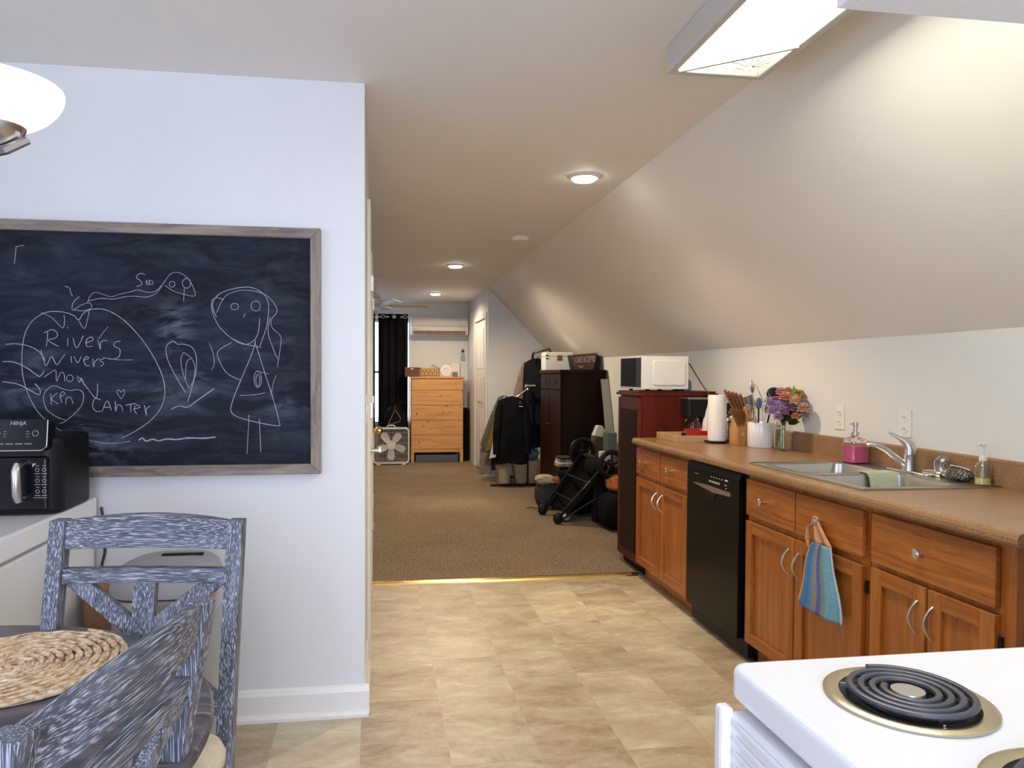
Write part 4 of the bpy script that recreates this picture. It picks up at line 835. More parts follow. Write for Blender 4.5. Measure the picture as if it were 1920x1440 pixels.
# ---------------------------------------------------------------- chalkboard
t = thing('chalkboard', 'large framed chalkboard covered in a child\'s chalk drawings on the wall', 'chalkboard', (-.77, 2.8, .94))
bx0, bx1, bz0, bz1, fw = -1.40, -.211, .943, 1.865, .038
MB().box(bx0 + .01, bx1 - .01, 2.803, 2.815, bz0 + .01, bz1 - .01).build('board', M['slate'], t)
MB().prism([(bx0, bz1), (bx1, bz1), (bx1 - fw, bz1 - fw), (bx0 + fw, bz1 - fw)], 2.785, 2.819, 'Y').build('frame_rail', M['barn'], t, bevel=.003)
MB().prism([(bx0, bz0), (bx1, bz0), (bx1 - fw, bz0 + fw), (bx0 + fw, bz0 + fw)], 2.785, 2.819, 'Y').build('frame_rail', M['barn'], t, bevel=.003)
MB().prism([(bx1, bz0), (bx1, bz1), (bx1 - fw, bz1 - fw), (bx1 - fw, bz0 + fw)], 2.785, 2.819, 'Y').build('frame_stile', M['barnZ'], t, bevel=.003)
MB().prism([(bx0, bz0), (bx0, bz1), (bx0 + fw, bz1 - fw), (bx0 + fw, bz0 + fw)], 2.785, 2.819, 'Y').build('frame_stile', M['barnZ'], t, bevel=.003)
CHALK=[(1.0,[(-1.187,1.534),(-1.16,1.541),(-1.118,1.539),(-1.084,1.527),(-1.068,1.512),(-1.052,1.536),(-1.027,1.55),(-0.985,1.552),(-0.943,1.534),(-0.901,1.501),(-0.851,1.442),(-0.809,1.374),(-0.781,1.306),(-0.774,1.245),(-0.789,1.192),(-0.825,1.147),(-0.876,1.109),(-0.926,1.083)]),(1,[(-1.187,1.534),(-1.222,1.508),(-1.246,1.467),(-1.257,1.415),(-1.26,1.341),(-1.252,1.282),(-1.232,1.223),(-1.205,1.175),(-1.164,1.134),(-1.123,1.107),(-1.067,1.084),(-1.011,1.07),(-0.954,1.064),(-0.897,1.071)]),(0.8,[(-1.194,1.536),(-1.16,1.52),(-1.129,1.487),(-1.119,1.485),(-1.116,1.513),(-1.118,1.53)]),(0.8,[(-1.07,1.514),(-1.049,1.481),(-1.035,1.529),(-1.031,1.552)]),(0.8,[(-1.065,1.596),(-1.079,1.584),(-1.089,1.566),(-1.087,1.547),(-1.059,1.566),(-1.031,1.574),(-1.024,1.556),(-1.055,1.545),(-1.085,1.549)]),(0.8,[(-1.114,1.633),(-1.098,1.626),(-1.095,1.614),(-1.088,1.597)]),(0.8,[(-1.038,1.574),(-1.03,1.596),(-1.013,1.612),(-0.985,1.606),(-0.957,1.598),(-0.928,1.607),(-0.893,1.616),(-0.864,1.624),(-0.836,1.617),(-0.807,1.62),(-0.782,1.643),(-0.764,1.669),(-0.749,1.686),(-0.727,1.691),(-0.699,1.678),(-0.677,1.649),(-0.666,1.607),(-0.706,1.612),(-0.742,1.623),(-0.771,1.643)]),(0.8,[(-1.034,1.581),(-0.992,1.591),(-0.95,1.589),(-0.907,1.599),(-0.872,1.601),(-0.836,1.599),(-0.804,1.612),(-0.782,1.639)]),(0.8,[(-0.703,1.633),(-0.706,1.587)]),(0.9,[(-0.839,1.681),(-0.857,1.684),(-0.87,1.671),(-0.857,1.658),(-0.85,1.645),(-0.87,1.637)]),(0.8,[(-0.836,1.641),(-0.835,1.66),(-0.827,1.642),(-0.825,1.662)]),(1,[(-1.178,1.416),(-1.174,1.446),(-1.173,1.468)]),(1,[(-1.185,1.464),(-1.157,1.476),(-1.14,1.461),(-1.147,1.446),(-1.171,1.437),(-1.137,1.415)]),(1,[(-1.105,1.447),(-1.107,1.417)]),(1.6,[(-1.106,1.484),(-1.103,1.483)]),(1,[(-1.088,1.447),(-1.076,1.411),(-1.053,1.455)]),(1,[(-1.046,1.428),(-1.021,1.44),(-1.027,1.451),(-1.042,1.44),(-1.041,1.417),(-1.022,1.418)]),(1,[(-1.004,1.44),(-0.995,1.407),(-0.995,1.429),(-0.983,1.439),(-0.972,1.437)]),(1,[(-0.926,1.437),(-0.945,1.433),(-0.948,1.418),(-0.929,1.407),(-0.932,1.381),(-0.952,1.371),(-0.969,1.373)]),(0.7,[(-0.968,1.489),(-0.986,1.467),(-1.002,1.444)]),(1,[(-1.196,1.401),(-1.189,1.372),(-1.179,1.346),(-1.161,1.379),(-1.144,1.35),(-1.127,1.372),(-1.116,1.387)]),(1,[(-1.095,1.38),(-1.094,1.356)]),(1,[(-1.085,1.38),(-1.073,1.357),(-1.061,1.38)]),(1,[(-1.054,1.366),(-1.036,1.374),(-1.043,1.38),(-1.052,1.369),(-1.047,1.35),(-1.033,1.346)]),(1,[(-1.022,1.373),(-1.019,1.343),(-1.015,1.361),(-1.001,1.373)]),(1,[(-0.983,1.373),(-0.998,1.367),(-0.984,1.356),(-0.996,1.344)]),(0.7,[(-0.987,1.377),(-0.937,1.369),(-0.884,1.369)]),(1,[(-1.312,1.421),(-1.278,1.424),(-1.237,1.416),(-1.203,1.397),(-1.186,1.372),(-1.182,1.363)]),(1.2,[(-1.323,1.36),(-1.285,1.358),(-1.244,1.338),(-1.21,1.312),(-1.2,1.308),(-1.186,1.327)]),(1.2,[(-1.324,1.288),(-1.273,1.279),(-1.232,1.256),(-1.204,1.242),(-1.201,1.26),(-1.218,1.282)]),(0.9,[(-1.186,1.305),(-1.162,1.323),(-1.147,1.329),(-1.145,1.29),(-1.131,1.32),(-1.12,1.318),(-1.117,1.29)]),(0.9,[(-1.075,1.309),(-1.068,1.286),(-1.061,1.301),(-1.051,1.275)]),(1,[(-1.068,1.305),(-1.037,1.26),(-1.013,1.23),(-1.006,1.26),(-1.007,1.281)]),(1,[(-1.128,1.264),(-1.156,1.274),(-1.183,1.253),(-1.189,1.223),(-1.177,1.186),(-1.143,1.16),(-1.115,1.148),(-1.136,1.137)]),(1,[(-1.128,1.264),(-1.1,1.257),(-1.072,1.26),(-1.055,1.245),(-1.059,1.208),(-1.087,1.171),(-1.115,1.148)]),(1,[(-1.166,1.245),(-1.163,1.208)]),(1,[(-1.142,1.249),(-1.163,1.227),(-1.139,1.208)]),(1,[(-1.132,1.234),(-1.118,1.245),(-1.125,1.253),(-1.133,1.238),(-1.128,1.212)]),(1,[(-1.115,1.208),(-1.111,1.23),(-1.097,1.23),(-1.09,1.208)]),(0.8,[(-0.926,1.226),(-0.94,1.249),(-0.935,1.26),(-0.926,1.251),(-0.917,1.26),(-0.914,1.247),(-0.926,1.226)]),(1,[(-0.995,1.223),(-1.016,1.227),(-1.024,1.2),(-1.013,1.182),(-0.996,1.181)]),(1,[(-0.992,1.181),(-0.974,1.219),(-0.96,1.185)]),(1,[(-0.985,1.196),(-0.967,1.196)]),(1,[(-0.946,1.219),(-0.945,1.181),(-0.939,1.204),(-0.925,1.2),(-0.921,1.181)]),(1,[(-0.91,1.204),(-0.875,1.209)]),(1,[(-0.893,1.208),(-0.893,1.177)]),(1,[(-0.882,1.189),(-0.861,1.196),(-0.871,1.204),(-0.882,1.189),(-0.871,1.17)]),(1,[(-0.846,1.204),(-0.839,1.166),(-0.839,1.189),(-0.825,1.2)]),(1,[(-0.701,1.249),(-0.73,1.299),(-0.759,1.359),(-0.769,1.397),(-0.765,1.424),(-0.744,1.439),(-0.729,1.428),(-0.707,1.428),(-0.678,1.417),(-0.663,1.383),(-0.664,1.329),(-0.679,1.268),(-0.694,1.215)]),(0.8,[(-0.69,1.268),(-0.708,1.314),(-0.717,1.367),(-0.708,1.396),(-0.697,1.39),(-0.679,1.375),(-0.668,1.345),(-0.672,1.299),(-0.687,1.268)]),(0.8,[(-0.701,1.299),(-0.697,1.36),(-0.682,1.375)]),(1,[(-0.564,1.594),(-0.59,1.601),(-0.606,1.589),(-0.605,1.551),(-0.583,1.498),(-0.539,1.453),(-0.495,1.43),(-0.465,1.438),(-0.442,1.469),(-0.435,1.527)]),(1,[(-0.59,1.529),(-0.604,1.574),(-0.582,1.613),(-0.531,1.635),(-0.471,1.642),(-0.427,1.623),(-0.404,1.585),(-0.408,1.508),(-0.424,1.454),(-0.435,1.423)]),(0.8,[(-0.59,1.544),(-0.56,1.605),(-0.508,1.629),(-0.449,1.627),(-0.404,1.608),(-0.375,1.57),(-0.375,1.547),(-0.393,1.524),(-0.39,1.493),(-0.36,1.462),(-0.36,1.424),(-0.372,1.346)]),(0.8,[(-0.397,1.531),(-0.405,1.477),(-0.39,1.423),(-0.371,1.377)]),(0.8,[(-0.494,1.53),(-0.487,1.545)]),(1,[(-0.45,1.446),(-0.465,1.392),(-0.503,1.299),(-0.533,1.222),(-0.538,1.175),(-0.488,1.149),(-0.376,1.125),(-0.367,1.144),(-0.391,1.238),(-0.42,1.33),(-0.443,1.408),(-0.454,1.438)]),(0.9,[(-0.532,1.449),(-0.487,1.43),(-0.431,1.419)]),(0.9,[(-0.535,1.437),(-0.583,1.406),(-0.584,1.376),(-0.554,1.322),(-0.503,1.295)]),(0.8,[(-0.447,1.33),(-0.402,1.319)]),(0.8,[(-0.507,1.239),(-0.458,1.241),(-0.417,1.249)]),(0.9,[(-0.475,1.168),(-0.483,1.021)]),(0.9,[(-0.438,1.152),(-0.433,1.028)]),(2,[(-0.865,1.075),(-0.854,1.082),(-0.84,1.071),(-0.818,1.078),(-0.797,1.072),(-0.768,1.078),(-0.732,1.076),(-0.695,1.081),(-0.637,1.08),(-0.596,1.084)]),(1.2,[(-0.753,1.188),(-0.724,1.2),(-0.694,1.196),(-0.658,1.222),(-0.599,1.265)]),(0.7,[(-0.394,1.245),(-0.387,1.284),(-0.375,1.315)]),(0.7,[(-0.616,1.433),(-0.602,1.391),(-0.6,1.353),(-0.609,1.333)]),(0.7,[(-1.274,1.771),(-1.277,1.738),(-1.281,1.709)]),(0.7,[(-1.275,1.769),(-1.248,1.776)]),(0.8,[(-0.736,1.647),(-0.738,1.641),(-0.743,1.637),(-0.749,1.637),(-0.754,1.641),(-0.756,1.647),(-0.754,1.653),(-0.749,1.657),(-0.743,1.657),(-0.738,1.654),(-0.736,1.647)]),(0.8,[(-0.681,1.652),(-0.683,1.642),(-0.691,1.635),(-0.7,1.635),(-0.707,1.641),(-0.71,1.652),(-0.707,1.662),(-0.7,1.669),(-0.691,1.669),(-0.683,1.663),(-0.681,1.652)]),(0.8,[(-0.812,1.652),(-0.813,1.648),(-0.816,1.645),(-0.82,1.645),(-0.824,1.648),(-0.825,1.651),(-0.824,1.655),(-0.82,1.658),(-0.816,1.658),(-0.813,1.656),(-0.812,1.652)]),(0.8,[(-1.089,1.301),(-1.091,1.294),(-1.096,1.29),(-1.103,1.29),(-1.109,1.294),(-1.111,1.301),(-1.109,1.308),(-1.103,1.313),(-1.096,1.313),(-1.091,1.308),(-1.089,1.301)]),(0.8,[(-0.512,1.57),(-0.514,1.562),(-0.521,1.558),(-0.529,1.558),(-0.536,1.562),(-0.538,1.569),(-0.536,1.576),(-0.529,1.581),(-0.521,1.581),(-0.514,1.577),(-0.512,1.57)]),(0.8,[(-0.433,1.573),(-0.436,1.562),(-0.444,1.555),(-0.454,1.555),(-0.463,1.562),(-0.466,1.573),(-0.463,1.584),(-0.454,1.59),(-0.444,1.591),(-0.436,1.584),(-0.433,1.573)]),(0.8,[(-0.429,1.3),(-0.432,1.281),(-0.439,1.27),(-0.447,1.27),(-0.454,1.281),(-0.456,1.299),(-0.454,1.318),(-0.447,1.329),(-0.439,1.329),(-0.432,1.318),(-0.429,1.3)]),(0.8,[(-0.436,1.296),(-0.438,1.282),(-0.441,1.274),(-0.445,1.274),(-0.448,1.282),(-0.45,1.296),(-0.448,1.309),(-0.445,1.318),(-0.441,1.318),(-0.437,1.309),(-0.436,1.296)])]
def smooth_pts(p, n=5):
    if len(p) < 3: return p
    out = []
    for i in range(len(p) - 1):
        a, b, c, d_ = p[max(i - 1, 0)], p[i], p[i + 1], p[min(i + 2, len(p) - 1)]
        for k in range(n):
            u = k / n
            out.append(tuple(.5 * ((2 * b[j]) + (-a[j] + c[j]) * u + (2 * a[j] - 5 * b[j] + 4 * c[j] - d_[j]) * u * u + (-a[j] + 3 * b[j] - 3 * c[j] + d_[j]) * u ** 3) for j in (0, 1)))
    out.append(p[-1]); return out
mb = MB()
for w_, pts in CHALK:
    sp = smooth_pts(pts)
    mb.tube([(x + .0, 2.8028, z) for x, z in sp], [(.0014 * w_ * (.75 + .35 * random.random())) for _ in sp], 5)
mb.build('chalk_drawing', M['chalk'], t)

# ---------------------------------------------------------------- chest, air fryer, bin
t = thing('storage_chest', 'white glossy chest with thick lid under the chalkboard, air fryer on top', 'chest', (-1.3, 2.3, 0))
MB().box(-1.56, -1.012, 1.93, 2.775, .02, .790).build('body', M['white'], t, bevel=.006)
MB().box(-1.565, -1.004, 1.922, 2.782, .802, .872).build('lid', M['white'], t, bevel=.008, seg=3)
MB().box(-1.55, -1.02, 1.94, 2.765, .788, .804).build('gasket', M['trash'], t)
for a in (-1.5, -1.08):
    for b in (2.0, 2.7): MB().lathe([(.02, 0), (.02, .022)], (a, b, 0), 12).build('foot', M['black'], t)
tag(MB().tube([(-1.0, 2.808, .83), (-.988, 2.808, .75), (-.99, 2.812, .66), (-1.0, 2.81, .62), (-1.0, 2.81, .3), (-.97, 2.81, .2)], .005, 6).build('power_cord', M['cord'], smooth=True), 'black power cord hanging beside the white chest', 'cord')
t = thing('air_fryer', 'black two-basket air fryer with steel handle on the white chest', 'air fryer', (-1.17, 2.52, .872))
fx0, fx1, fy = -1.375, -.990, 2.42
MB().prism([((fx0 + fx1) / 2 + a, 2.575 + b) for a, b in rr(fx1 - fx0, .28, .05, 6)], .876, 1.118, 'Z').build('body', M['black'], t, bevel=.014, seg=3, smooth=True)
MB().box(fx0 + .012, -1.20, fy + .006, fy + .06, .886, 1.060).box(-1.196, fx1 - .03, fy + .006, fy + .06, .886, 1.060).build('basket_front', M['blackgloss'], t, bevel=.010, seg=3)
pm = Matrix.Translation(((fx0 + fx1) / 2 - .012, fy - .004, 1.128)) @ Matrix.Rotation(R(-8), 4, 'X')
W_ = fx1 - fx0 - .02
out = [(a, b) for a, b in rr(W_, .098, .02, 5)]
MB().prism(out, -.008, .05, 'Y', m=pm).build('control_panel', M['blackgloss'], t, bevel=.002)
edge = [pm @ Vector((W_ / 2, -.009, .045))] + [pm @ Vector((W_ / 2 - .02 + .02 * math.cos(R(-q)), -.009, -.029 + .02 * math.sin(R(-q)))) for q in range(0, 91, 15)] + [pm @ Vector((-W_ / 2 + .02, -.009, -.049))]
MB().tube(edge, .0016, 6).build('silver_edge', M['chrome'], t)
def panel_pt(x, z): return pm @ Vector((x - ((fx0 + fx1) / 2 - .012), -.0095, z - 1.128))
text('brand_lettering', 'NINJA', .017, M['chalk'], t, MX(panel_pt(-1.096, 1.163), (1, 0, 0), pm.to_3x3() @ Vector((0, 0, 1))))
for xx in (-1.046, -1.155):
    c = panel_pt(xx, 1.132); MB().tube([c + pm.to_3x3() @ Vector((.0085 * math.cos(R(q)), 0, .0085 * math.sin(R(q)))) for q in range(0, 360, 24)], .0009, 5, closed=True).build('dial_ring', M['chalk'], t)
mk = MB()
for xx in (-1.068, -1.133):
    for zz in (1.138, 1.130, 1.122): mk.box(-.005, .005, -.0005, .0005, -.0006, .0006, m=Matrix.Translation(panel_pt(xx, zz)))
for k in range(5): mk.box(-.010, .010, -.0005, .0005, -.0012, .0012, m=Matrix.Translation(panel_pt(-1.065 - k * .027, 1.100)))
mk.build('panel_markings', M['trash'], t)
MB().tube([(-1.093, fy + .004, 1.038), (-1.093, fy - .030, 1.034), (-1.093, fy - .036, 1.02), (-1.091, fy - .036, .945), (-1.091, fy - .030, .932), (-1.091, fy + .004, .93)], [.011, .0125, .0135, .0135, .0125, .011], 14).build('steel_handle', M['steel'], t, smooth=True)
mk = MB()
for ci in range(2):
    for k in range(3):
        xx = -1.050 + ci * .020; zz = 1.018 - k * .034
        mk.tube([(xx + .0055 * math.cos(R(q)), fy + .0055, zz + .0055 * math.sin(R(q))) for q in range(0, 360, 40)], .0008, 4, closed=True)
        mk.box(xx - .008, xx + .008, fy + .005, fy + .006, zz - .013, zz - .0115).box(xx - .004, xx + .006, fy + .005, fy + .006, zz + .012, zz + .0132)
mk.prism([(-1.064, 1.038), (-1.052, 1.038), (-1.064, 1.026)], fy + .005, fy + .006, 'Y').box(-1.062, -1.022, fy + .005, fy + .006, .930, .9312)
mk.build('printed_icons', M['chalk'], t)

tx, ty = -.672, 2.46
t = thing('trash_can', 'step trash can with grey domed lid and steel rim behind the chair', 'trash can', (tx, ty, 0))
def ovr(w_, d_, r_, z, ox=0, oy=0): return [(tx + ox + a, ty + oy + b, z) for a, b in rr(w_, d_, r_, 7)]
MB().loops([ovr(.30, .27, .11, .02), ovr(.315, .285, .12, .05), ovr(.325, .295, .12, .568)]).build('body', M['trashbody'], t, smooth=True)
MB().loops([ovr(.335, .305, .125, .570), ovr(.340, .310, .125, .575), ovr(.340, .310, .125, .622), ovr(.330, .300, .12, .625)]).build('steel_rim', M['steel'], t, smooth=True)
MB().loops([ovr(.330, .300, .12, .628), ovr(.332, .302, .12, .640), ovr(.325, .295, .12, .668, .0, .004), ovr(.295, .26, .11, .700, .004, .012), ovr(.24, .20, .09, .716, .01, .02), ovr(.12, .08, .035, .720, .015, .03)]).build('lid', M['trash'], t, smooth=True)
MB().box(tx - .03, tx + .10, ty + .03, ty + .05, .718, .726).build('lid_handle', M['black'], t, bevel=.002)
MB().box(tx - .06, tx + .06, ty - .18, ty - .13, .012, .03).build('pedal', M['black'], t, bevel=.004)
t = thing('paper_bag', 'crumpled brown paper bag between the white chest and the trash can', 'paper bag', (-.93, 2.60, 0))
MB().loops([[(-.925 + (.075 + .01 * (i % 2)) * cx_, 2.66 + .09 * cy_, z + .02 * math.sin(7 * cx_ + 5 * cy_ + i)) for cx_, cy_ in rr(1.6, 1.6, .3, 4)] for i, z in enumerate([.02, .18, .36, .50, .575])]).build('bag_body', M['brownpaper'], t)

# ---------------------------------------------------------------- dining set
t = thing('dining_table', 'round dark grey-stained dining table cut off by the left edge', 'dining table', (-.85, 1.15, 0))
MB().lathe([(.01, .728), (.560, .728), (.580, .735), (.588, .748), (.583, .758), (.572, .761), (.01, .761)], (-.85, 1.15, 0), 96).build('tabletop', M['tabletop'], t, smooth=True)
MB().lathe([(.01, .66), (.42, .66), (.42, .728), (.01, .728)], (-.85, 1.15, 0), 64).build('apron', M['weatherZ'], t, smooth=True)
MB().lathe([(.10, .09), (.085, .14), (.06, .20), (.07, .32), (.09, .40), (.07, .50), (.075, .60), (.12, .66)], (-.85, 1.15, 0), 32).build('pedestal', M['weatherZ'], t, smooth=True)
for k in range(4):
    m = Matrix.Translation((-.85, 1.15, 0)) @ Matrix.Rotation(R(45 + 90 * k), 4, 'Z')
    MB().prism([(.05, .05), (.05, .16), (.12, .15), (.30, .07), (.36, .05), (.36, 0), (.29, 0), (.27, .03), (.12, .06)], -.03, .03, 'Y', m=m).build('foot', M['weatherX'], t, bevel=.005)
def placemat(name, cx, cy, lab, r0=.19):
    pts, rad = [], []; turns = 11.2; N = int(turns * 46); mb = MB()
    for strand in (0, 1):
        pts = []
        for k in range(N + 1):
            a = 2 * math.pi * k / 46; rr_ = .006 + (r0 - .012) * k / N; ph = k * 1.15 + strand * math.pi
            q = rr_ + .0036 * math.cos(ph); pts.append((cx + q * math.cos(a), cy + q * math.sin(a), .769 + .0022 * math.sin(ph)))
        mb.tube(pts, .0043, 6)
    mb.lathe([(.002, .7622), (r0 - .012, .7622), (r0 - .012, .7655), (.002, .7655)], (cx, cy, 0), 48)
    return tag(mb.build(name, M['jute'], smooth=True), lab, 'placemat')
placemat('placemat', -.672, 1.462, 'round braided jute placemat on the dining table')

def make_chair():
    t = thing('dining_chair', None, None)
    def beam(name, pts, w_, th, mt, parent=t, bow=None):
        # rectangular section swept through pts: w_ across x, th across y
        mb = MB(); rings = []
        for p in pts: rings.append([(p[0] - w_ / 2, p[1] - th / 2, p[2]), (p[0] + w_ / 2, p[1] - th / 2, p[2]), (p[0] + w_ / 2, p[1] + th / 2, p[2]), (p[0] - w_ / 2, p[1] + th / 2, p[2])])
        mb.loops(rings); return mb.build(name, mt, parent, local=True, bevel=.003)
    Y = lambda z: (.10 * (z - .45) / .54 if z > .45 else .07 * (.45 - z) / .45)
    for s in (-1, 1):
        beam('back_post', [(s * .196, Y(z), z) for z in (.004, .2, .45, .6, .8, .992)], .034, .036, M['weatherZ'])
    def rail(name, z0, z1, arch=0, bow=.020, x0=-.179, x1=.179, th=.024):
        mb = MB(); rings = []
        for k in range(13):
            u = -1 + k / 6; x = x1 * u; b = bow * (1 - u * u); za = z1 + arch * (1 - u * u)
            y0 = Y(z0) + b - th / 2; y1 = Y(z1) + b - th / 2
            rings.append([(x, y0, z0), (x, y0 + th, z0), (x, y1 + th, za), (x, y1, za)])
        return mb.loops(rings).build(name, M['weatherX'], t, local=True, bevel=.003)
    rail('crest_rail', .928, .990, .012); rail('middle_rail', .855, .887, 0, .010); rail('lower_rail', .580, .616, 0, .008)
    b = .008
    MB().loops([[(-.024, Y(z) + b - .011, z), (.024, Y(z) + b - .011, z), (.024, Y(z) + b + .011, z), (-.024, Y(z) + b + .011, z)] for z in (.614, .74, .856)]).build('centre_splat', M['weatherZ'], t, local=True, bevel=.002)
    for s in (-1, 1):
        for zt, zb_, xt, xb_ in [(.856, .750, .150, .012), (.725, .614, .012, .155)]:
            # brace bar: outline in the back's plane
            p, q = Vector((s * xt, zt)), Vector((s * xb_, zb_)); wv = .030
            mb = MB(); rings = []
            for z_, x_ in ((p.y, p.x), (q.y, q.x)):
                rings.append([(x_ - wv, Y(z_) + b - .009, z_), (x_ + wv, Y(z_) + b - .009, z_), (x_ + wv, Y(z_) + b + .009, z_), (x_ - wv, Y(z_) + b + .009, z_)])
            mb.loops(rings).build('brace', M['weatherZ'], t, local=True, bevel=.002)
        MB().loops([[(s * .185 - a, -.385 - a, z), (s * .185 + a, -.385 - a, z), (s * .185 + a, -.385 + a, z), (s * .185 - a, -.385 + a, z)] for z, a in ((0, .015), (.47, .020))]).build('front_leg', M['weatherZ'], t, local=True, bevel=.003)
        MB().box(s * .188 - .010, s * .188 + .010, -.37, .0, .14, .17).build('side_stretcher', M['weatherX'], t, local=True, bevel=.002)
    MB().box(-.205, .205, -.405, .015, .455, .508).build('seat_frame', M['weatherX'], t, local=True, bevel=.004)
    sh = [(a, -.21 + b_) for a, b_ in rr(.44, .43, .07, 6)]
    sc2 = lambda k, z: [(a * k, -.21 + (b_ + .21) * k, z) for a, b_ in sh]
    MB().loops([sc2(.955, .509), sc2(.995, .518), sc2(1.0, .538), sc2(.965, .557), sc2(.85, .567), sc2(.5, .573)]).build('seat_cushion', M['cream'], t, local=True, smooth=True)
    return t
ch = make_chair()
ch.location = (-.52, 1.612, 0); ch.rotation_euler = (0, 0, R(-7))
tag(ch, 'grey weathered X-back dining chair facing us, behind the table', 'chair', 'weathered dining chairs')
c2 = copy_tree(ch)
c2.location = (-.39, .918, 0); c2.rotation_euler = (0, 0, R(-101.3))
tag(c2, 'nearest grey weathered dining chair, seen from behind at bottom left', 'chair', 'weathered dining chairs')

# ---------------------------------------------------------------- bedroom end
G0 = .012
t = thing('pine_dresser', 'tall knotty pine chest of five drawers against the far wall', 'dresser', (.88, 10.95, G0))
dx0, dx1, dy0, dy1 = .492, 1.268, 10.72, 11.17
MB().box(dx0 - .012, dx1 + .016, dy0 - .012, dy1, 1.262, 1.282).build('top', M['pine'], t, bevel=.003)
MB().box(dx0, dx1, dy0 + .02, dy1, .21, 1.262).build('carcass', M['pine'], t)
zz = [.212, .422, .644, .866, 1.088, 1.258]
for a, b in zip(zz, zz[1:]): MB().box(dx0 + .006, dx1 - .006, dy0, dy0 + .02, a + .003, b - .003).build('drawer_front', M['pine'], t, bevel=.002)
MB().box(dx0 + .03, dx1 - .03, dy0 + .006, dy0 + .03, .165, .21).build('base_rail', M['pine'], t)
for a in (dx0, dx1 - .045):
    for b in (dy0, dy1 - .045): MB().box(a, a + .045, b, b + .045, G0, .21).build('leg', M['pine'], t, bevel=.002)
tag(MB().box(dx0 + .07, dx1 - .07, 10.79, 11.13, G0, .12).build('storage_bin', M['bluegrey'], bevel=.01), 'dark low bin on the carpet beneath the pine dresser', 'bin')
DT = 1.282
t = thing('keepsake_box', 'brown box at the left end of the pine dresser top', 'box', (.515, 10.88, DT))
MB().box(.405, .625, 10.80, 10.97, DT, 1.40).build('body', M['signwood'], t, bevel=.003); MB().box(.40, .63, 10.795, 10.975, 1.40, 1.425).build('lid', M['signwood'], t, bevel=.003)
MB().box(.49, .53, 10.792, 10.796, 1.395, 1.41).build('tag', M['whitem'], t)
t = thing('wicker_box', 'pale wooden crate with dark patterned front on the pine dresser', 'box', (.765, 10.88, DT))
MB().box(.64, .905, 10.80, 10.96, DT, 1.42).build('body', M['pineplain'], t, bevel=.003)
mk = MB()
for k in range(8):
    for j in range(3):
        xx = .665 + k * .03; z_ = 1.305 + j * .035
        if (k + j) % 2 == 0 or j == 0: mk.prism([(xx - .008, z_), (xx, z_ - .012), (xx + .008, z_), (xx, z_ + .012)], 10.797, 10.8005, 'Y')
mk.build('pattern_cutouts', M['espresso'], t)
MB().box(.905, .918, 10.80, 10.96, DT, 1.42).build('end_panel', M['handlewood'], t)
tag(MB().tube([(.81, 10.86, 1.422), (.815, 10.86, 1.455), (.84, 10.86, 1.462), (.85, 10.86, 1.44), (.875, 10.86, 1.435), (.89, 10.86, 1.425)], .005, 6).build('coiled_cable', M['cord'], smooth=True), 'short dark cable lying on the patterned crate', 'cable')
t = thing('round_picture', 'round white picture frame with dark photo on the pine dresser', 'picture frame', (1.025, 10.86, DT))
MB().lathe([(.04, -.006), (.042, -.014), (.07, -.018), (.090, -.010), (.092, 0), (.04, 0)], (1.025, 10.87, 1.375), 32, axis='Y').build('rim', M['ceramic'], t, smooth=True)
MB().lathe([(.001, -.004), (.045, -.004), (.045, 0), (.001, 0)], (1.025, 10.87, 1.375), 24, axis='Y').build('photo', M['mix'], t)
t = thing('picture_card', 'tall cream card with pink lower half at the dresser\'s right end', 'card', (1.17, 10.88, DT))
MB().box(1.105, 1.235, 10.88, 10.895, DT, 1.49).build('card', M['offwhite'], t, bevel=.001)
MB().box(1.12, 1.20, 10.87, 10.882, DT + .004, 1.36).build('pink_box', M['pinkcloth'], t, bevel=.002)
MB().box(1.235, 1.243, 10.87, 10.90, DT, 1.49).build('edge', M['handlewood'], t)
t = thing('black_case', 'tall black case standing between the dresser and the closet', 'case', (1.335, 11.0, G0))
MB().box(1.29, 1.382, 10.86, 11.17, G0 + .03, .80).build('shell', M['blackcloth'], t, bevel=.02, seg=3)
MB().lathe([(.02, G0), (.02, G0 + .03)], (1.335, 10.95, 0), 12).build('wheel', M['black'], t); MB().box(1.31, 1.36, 10.95, 11.0, .80, .815).build('handle', M['black'], t)
# air conditioner and its remote
t = thing('air_conditioner', 'long cream wall-mounted air conditioner high on the far wall', 'air conditioner', (.95, 11.1, 1.92))
ax0, ax1, az0, az1 = .505, 1.375, 1.925, 2.175
MB().prism([(11.19, az0), (11.02, az0), (10.99, az0 + .05), (10.985, az1 - .04), (11.01, az1), (11.19, az1)], ax0, ax1, 'X').build('housing', M['whitem'], t, bevel=.006)
MB().box(ax0 + .004, ax1 - .004, 10.982, 10.986, az0 + .128, az0 + .133).build('seam', M['trash'], t)
MB().box(ax0 + .035, ax1 - .045, 10.988, 11.01, az0 - .002, az0 + .050).build('louver', M['pinkcloth'], t, bevel=.003)
MB().box(ax0 + .03, ax1 - .04, 10.984, 10.990, az0 + .050, az0 + .055).build('slot', M['greybag'], t)
MB().lathe([(.001, -.006), (.022, -.005), (.026, 0)], (1.255, 10.986, az0 + .128), 20, axis='Y').build('round_badge', M['gold'], t, smooth=True)
MB().box(.535, .60, 10.9835, 10.9865, az0 + .078, az0 + .084).build('small_mark', M['trash'], t)
t = thing('remote_control', 'grey remote control in a holder on the far wall', 'remote control', (1.315, 11.19, 1.545))
MB().box(1.285, 1.345, 11.17, 11.199, 1.545, 1.60).build('holder', M['trashbody'], t, bevel=.004); MB().box(1.290, 1.338, 11.176, 11.196, 1.56, 1.715).build('handset', M['trashbody'], t, bevel=.006)
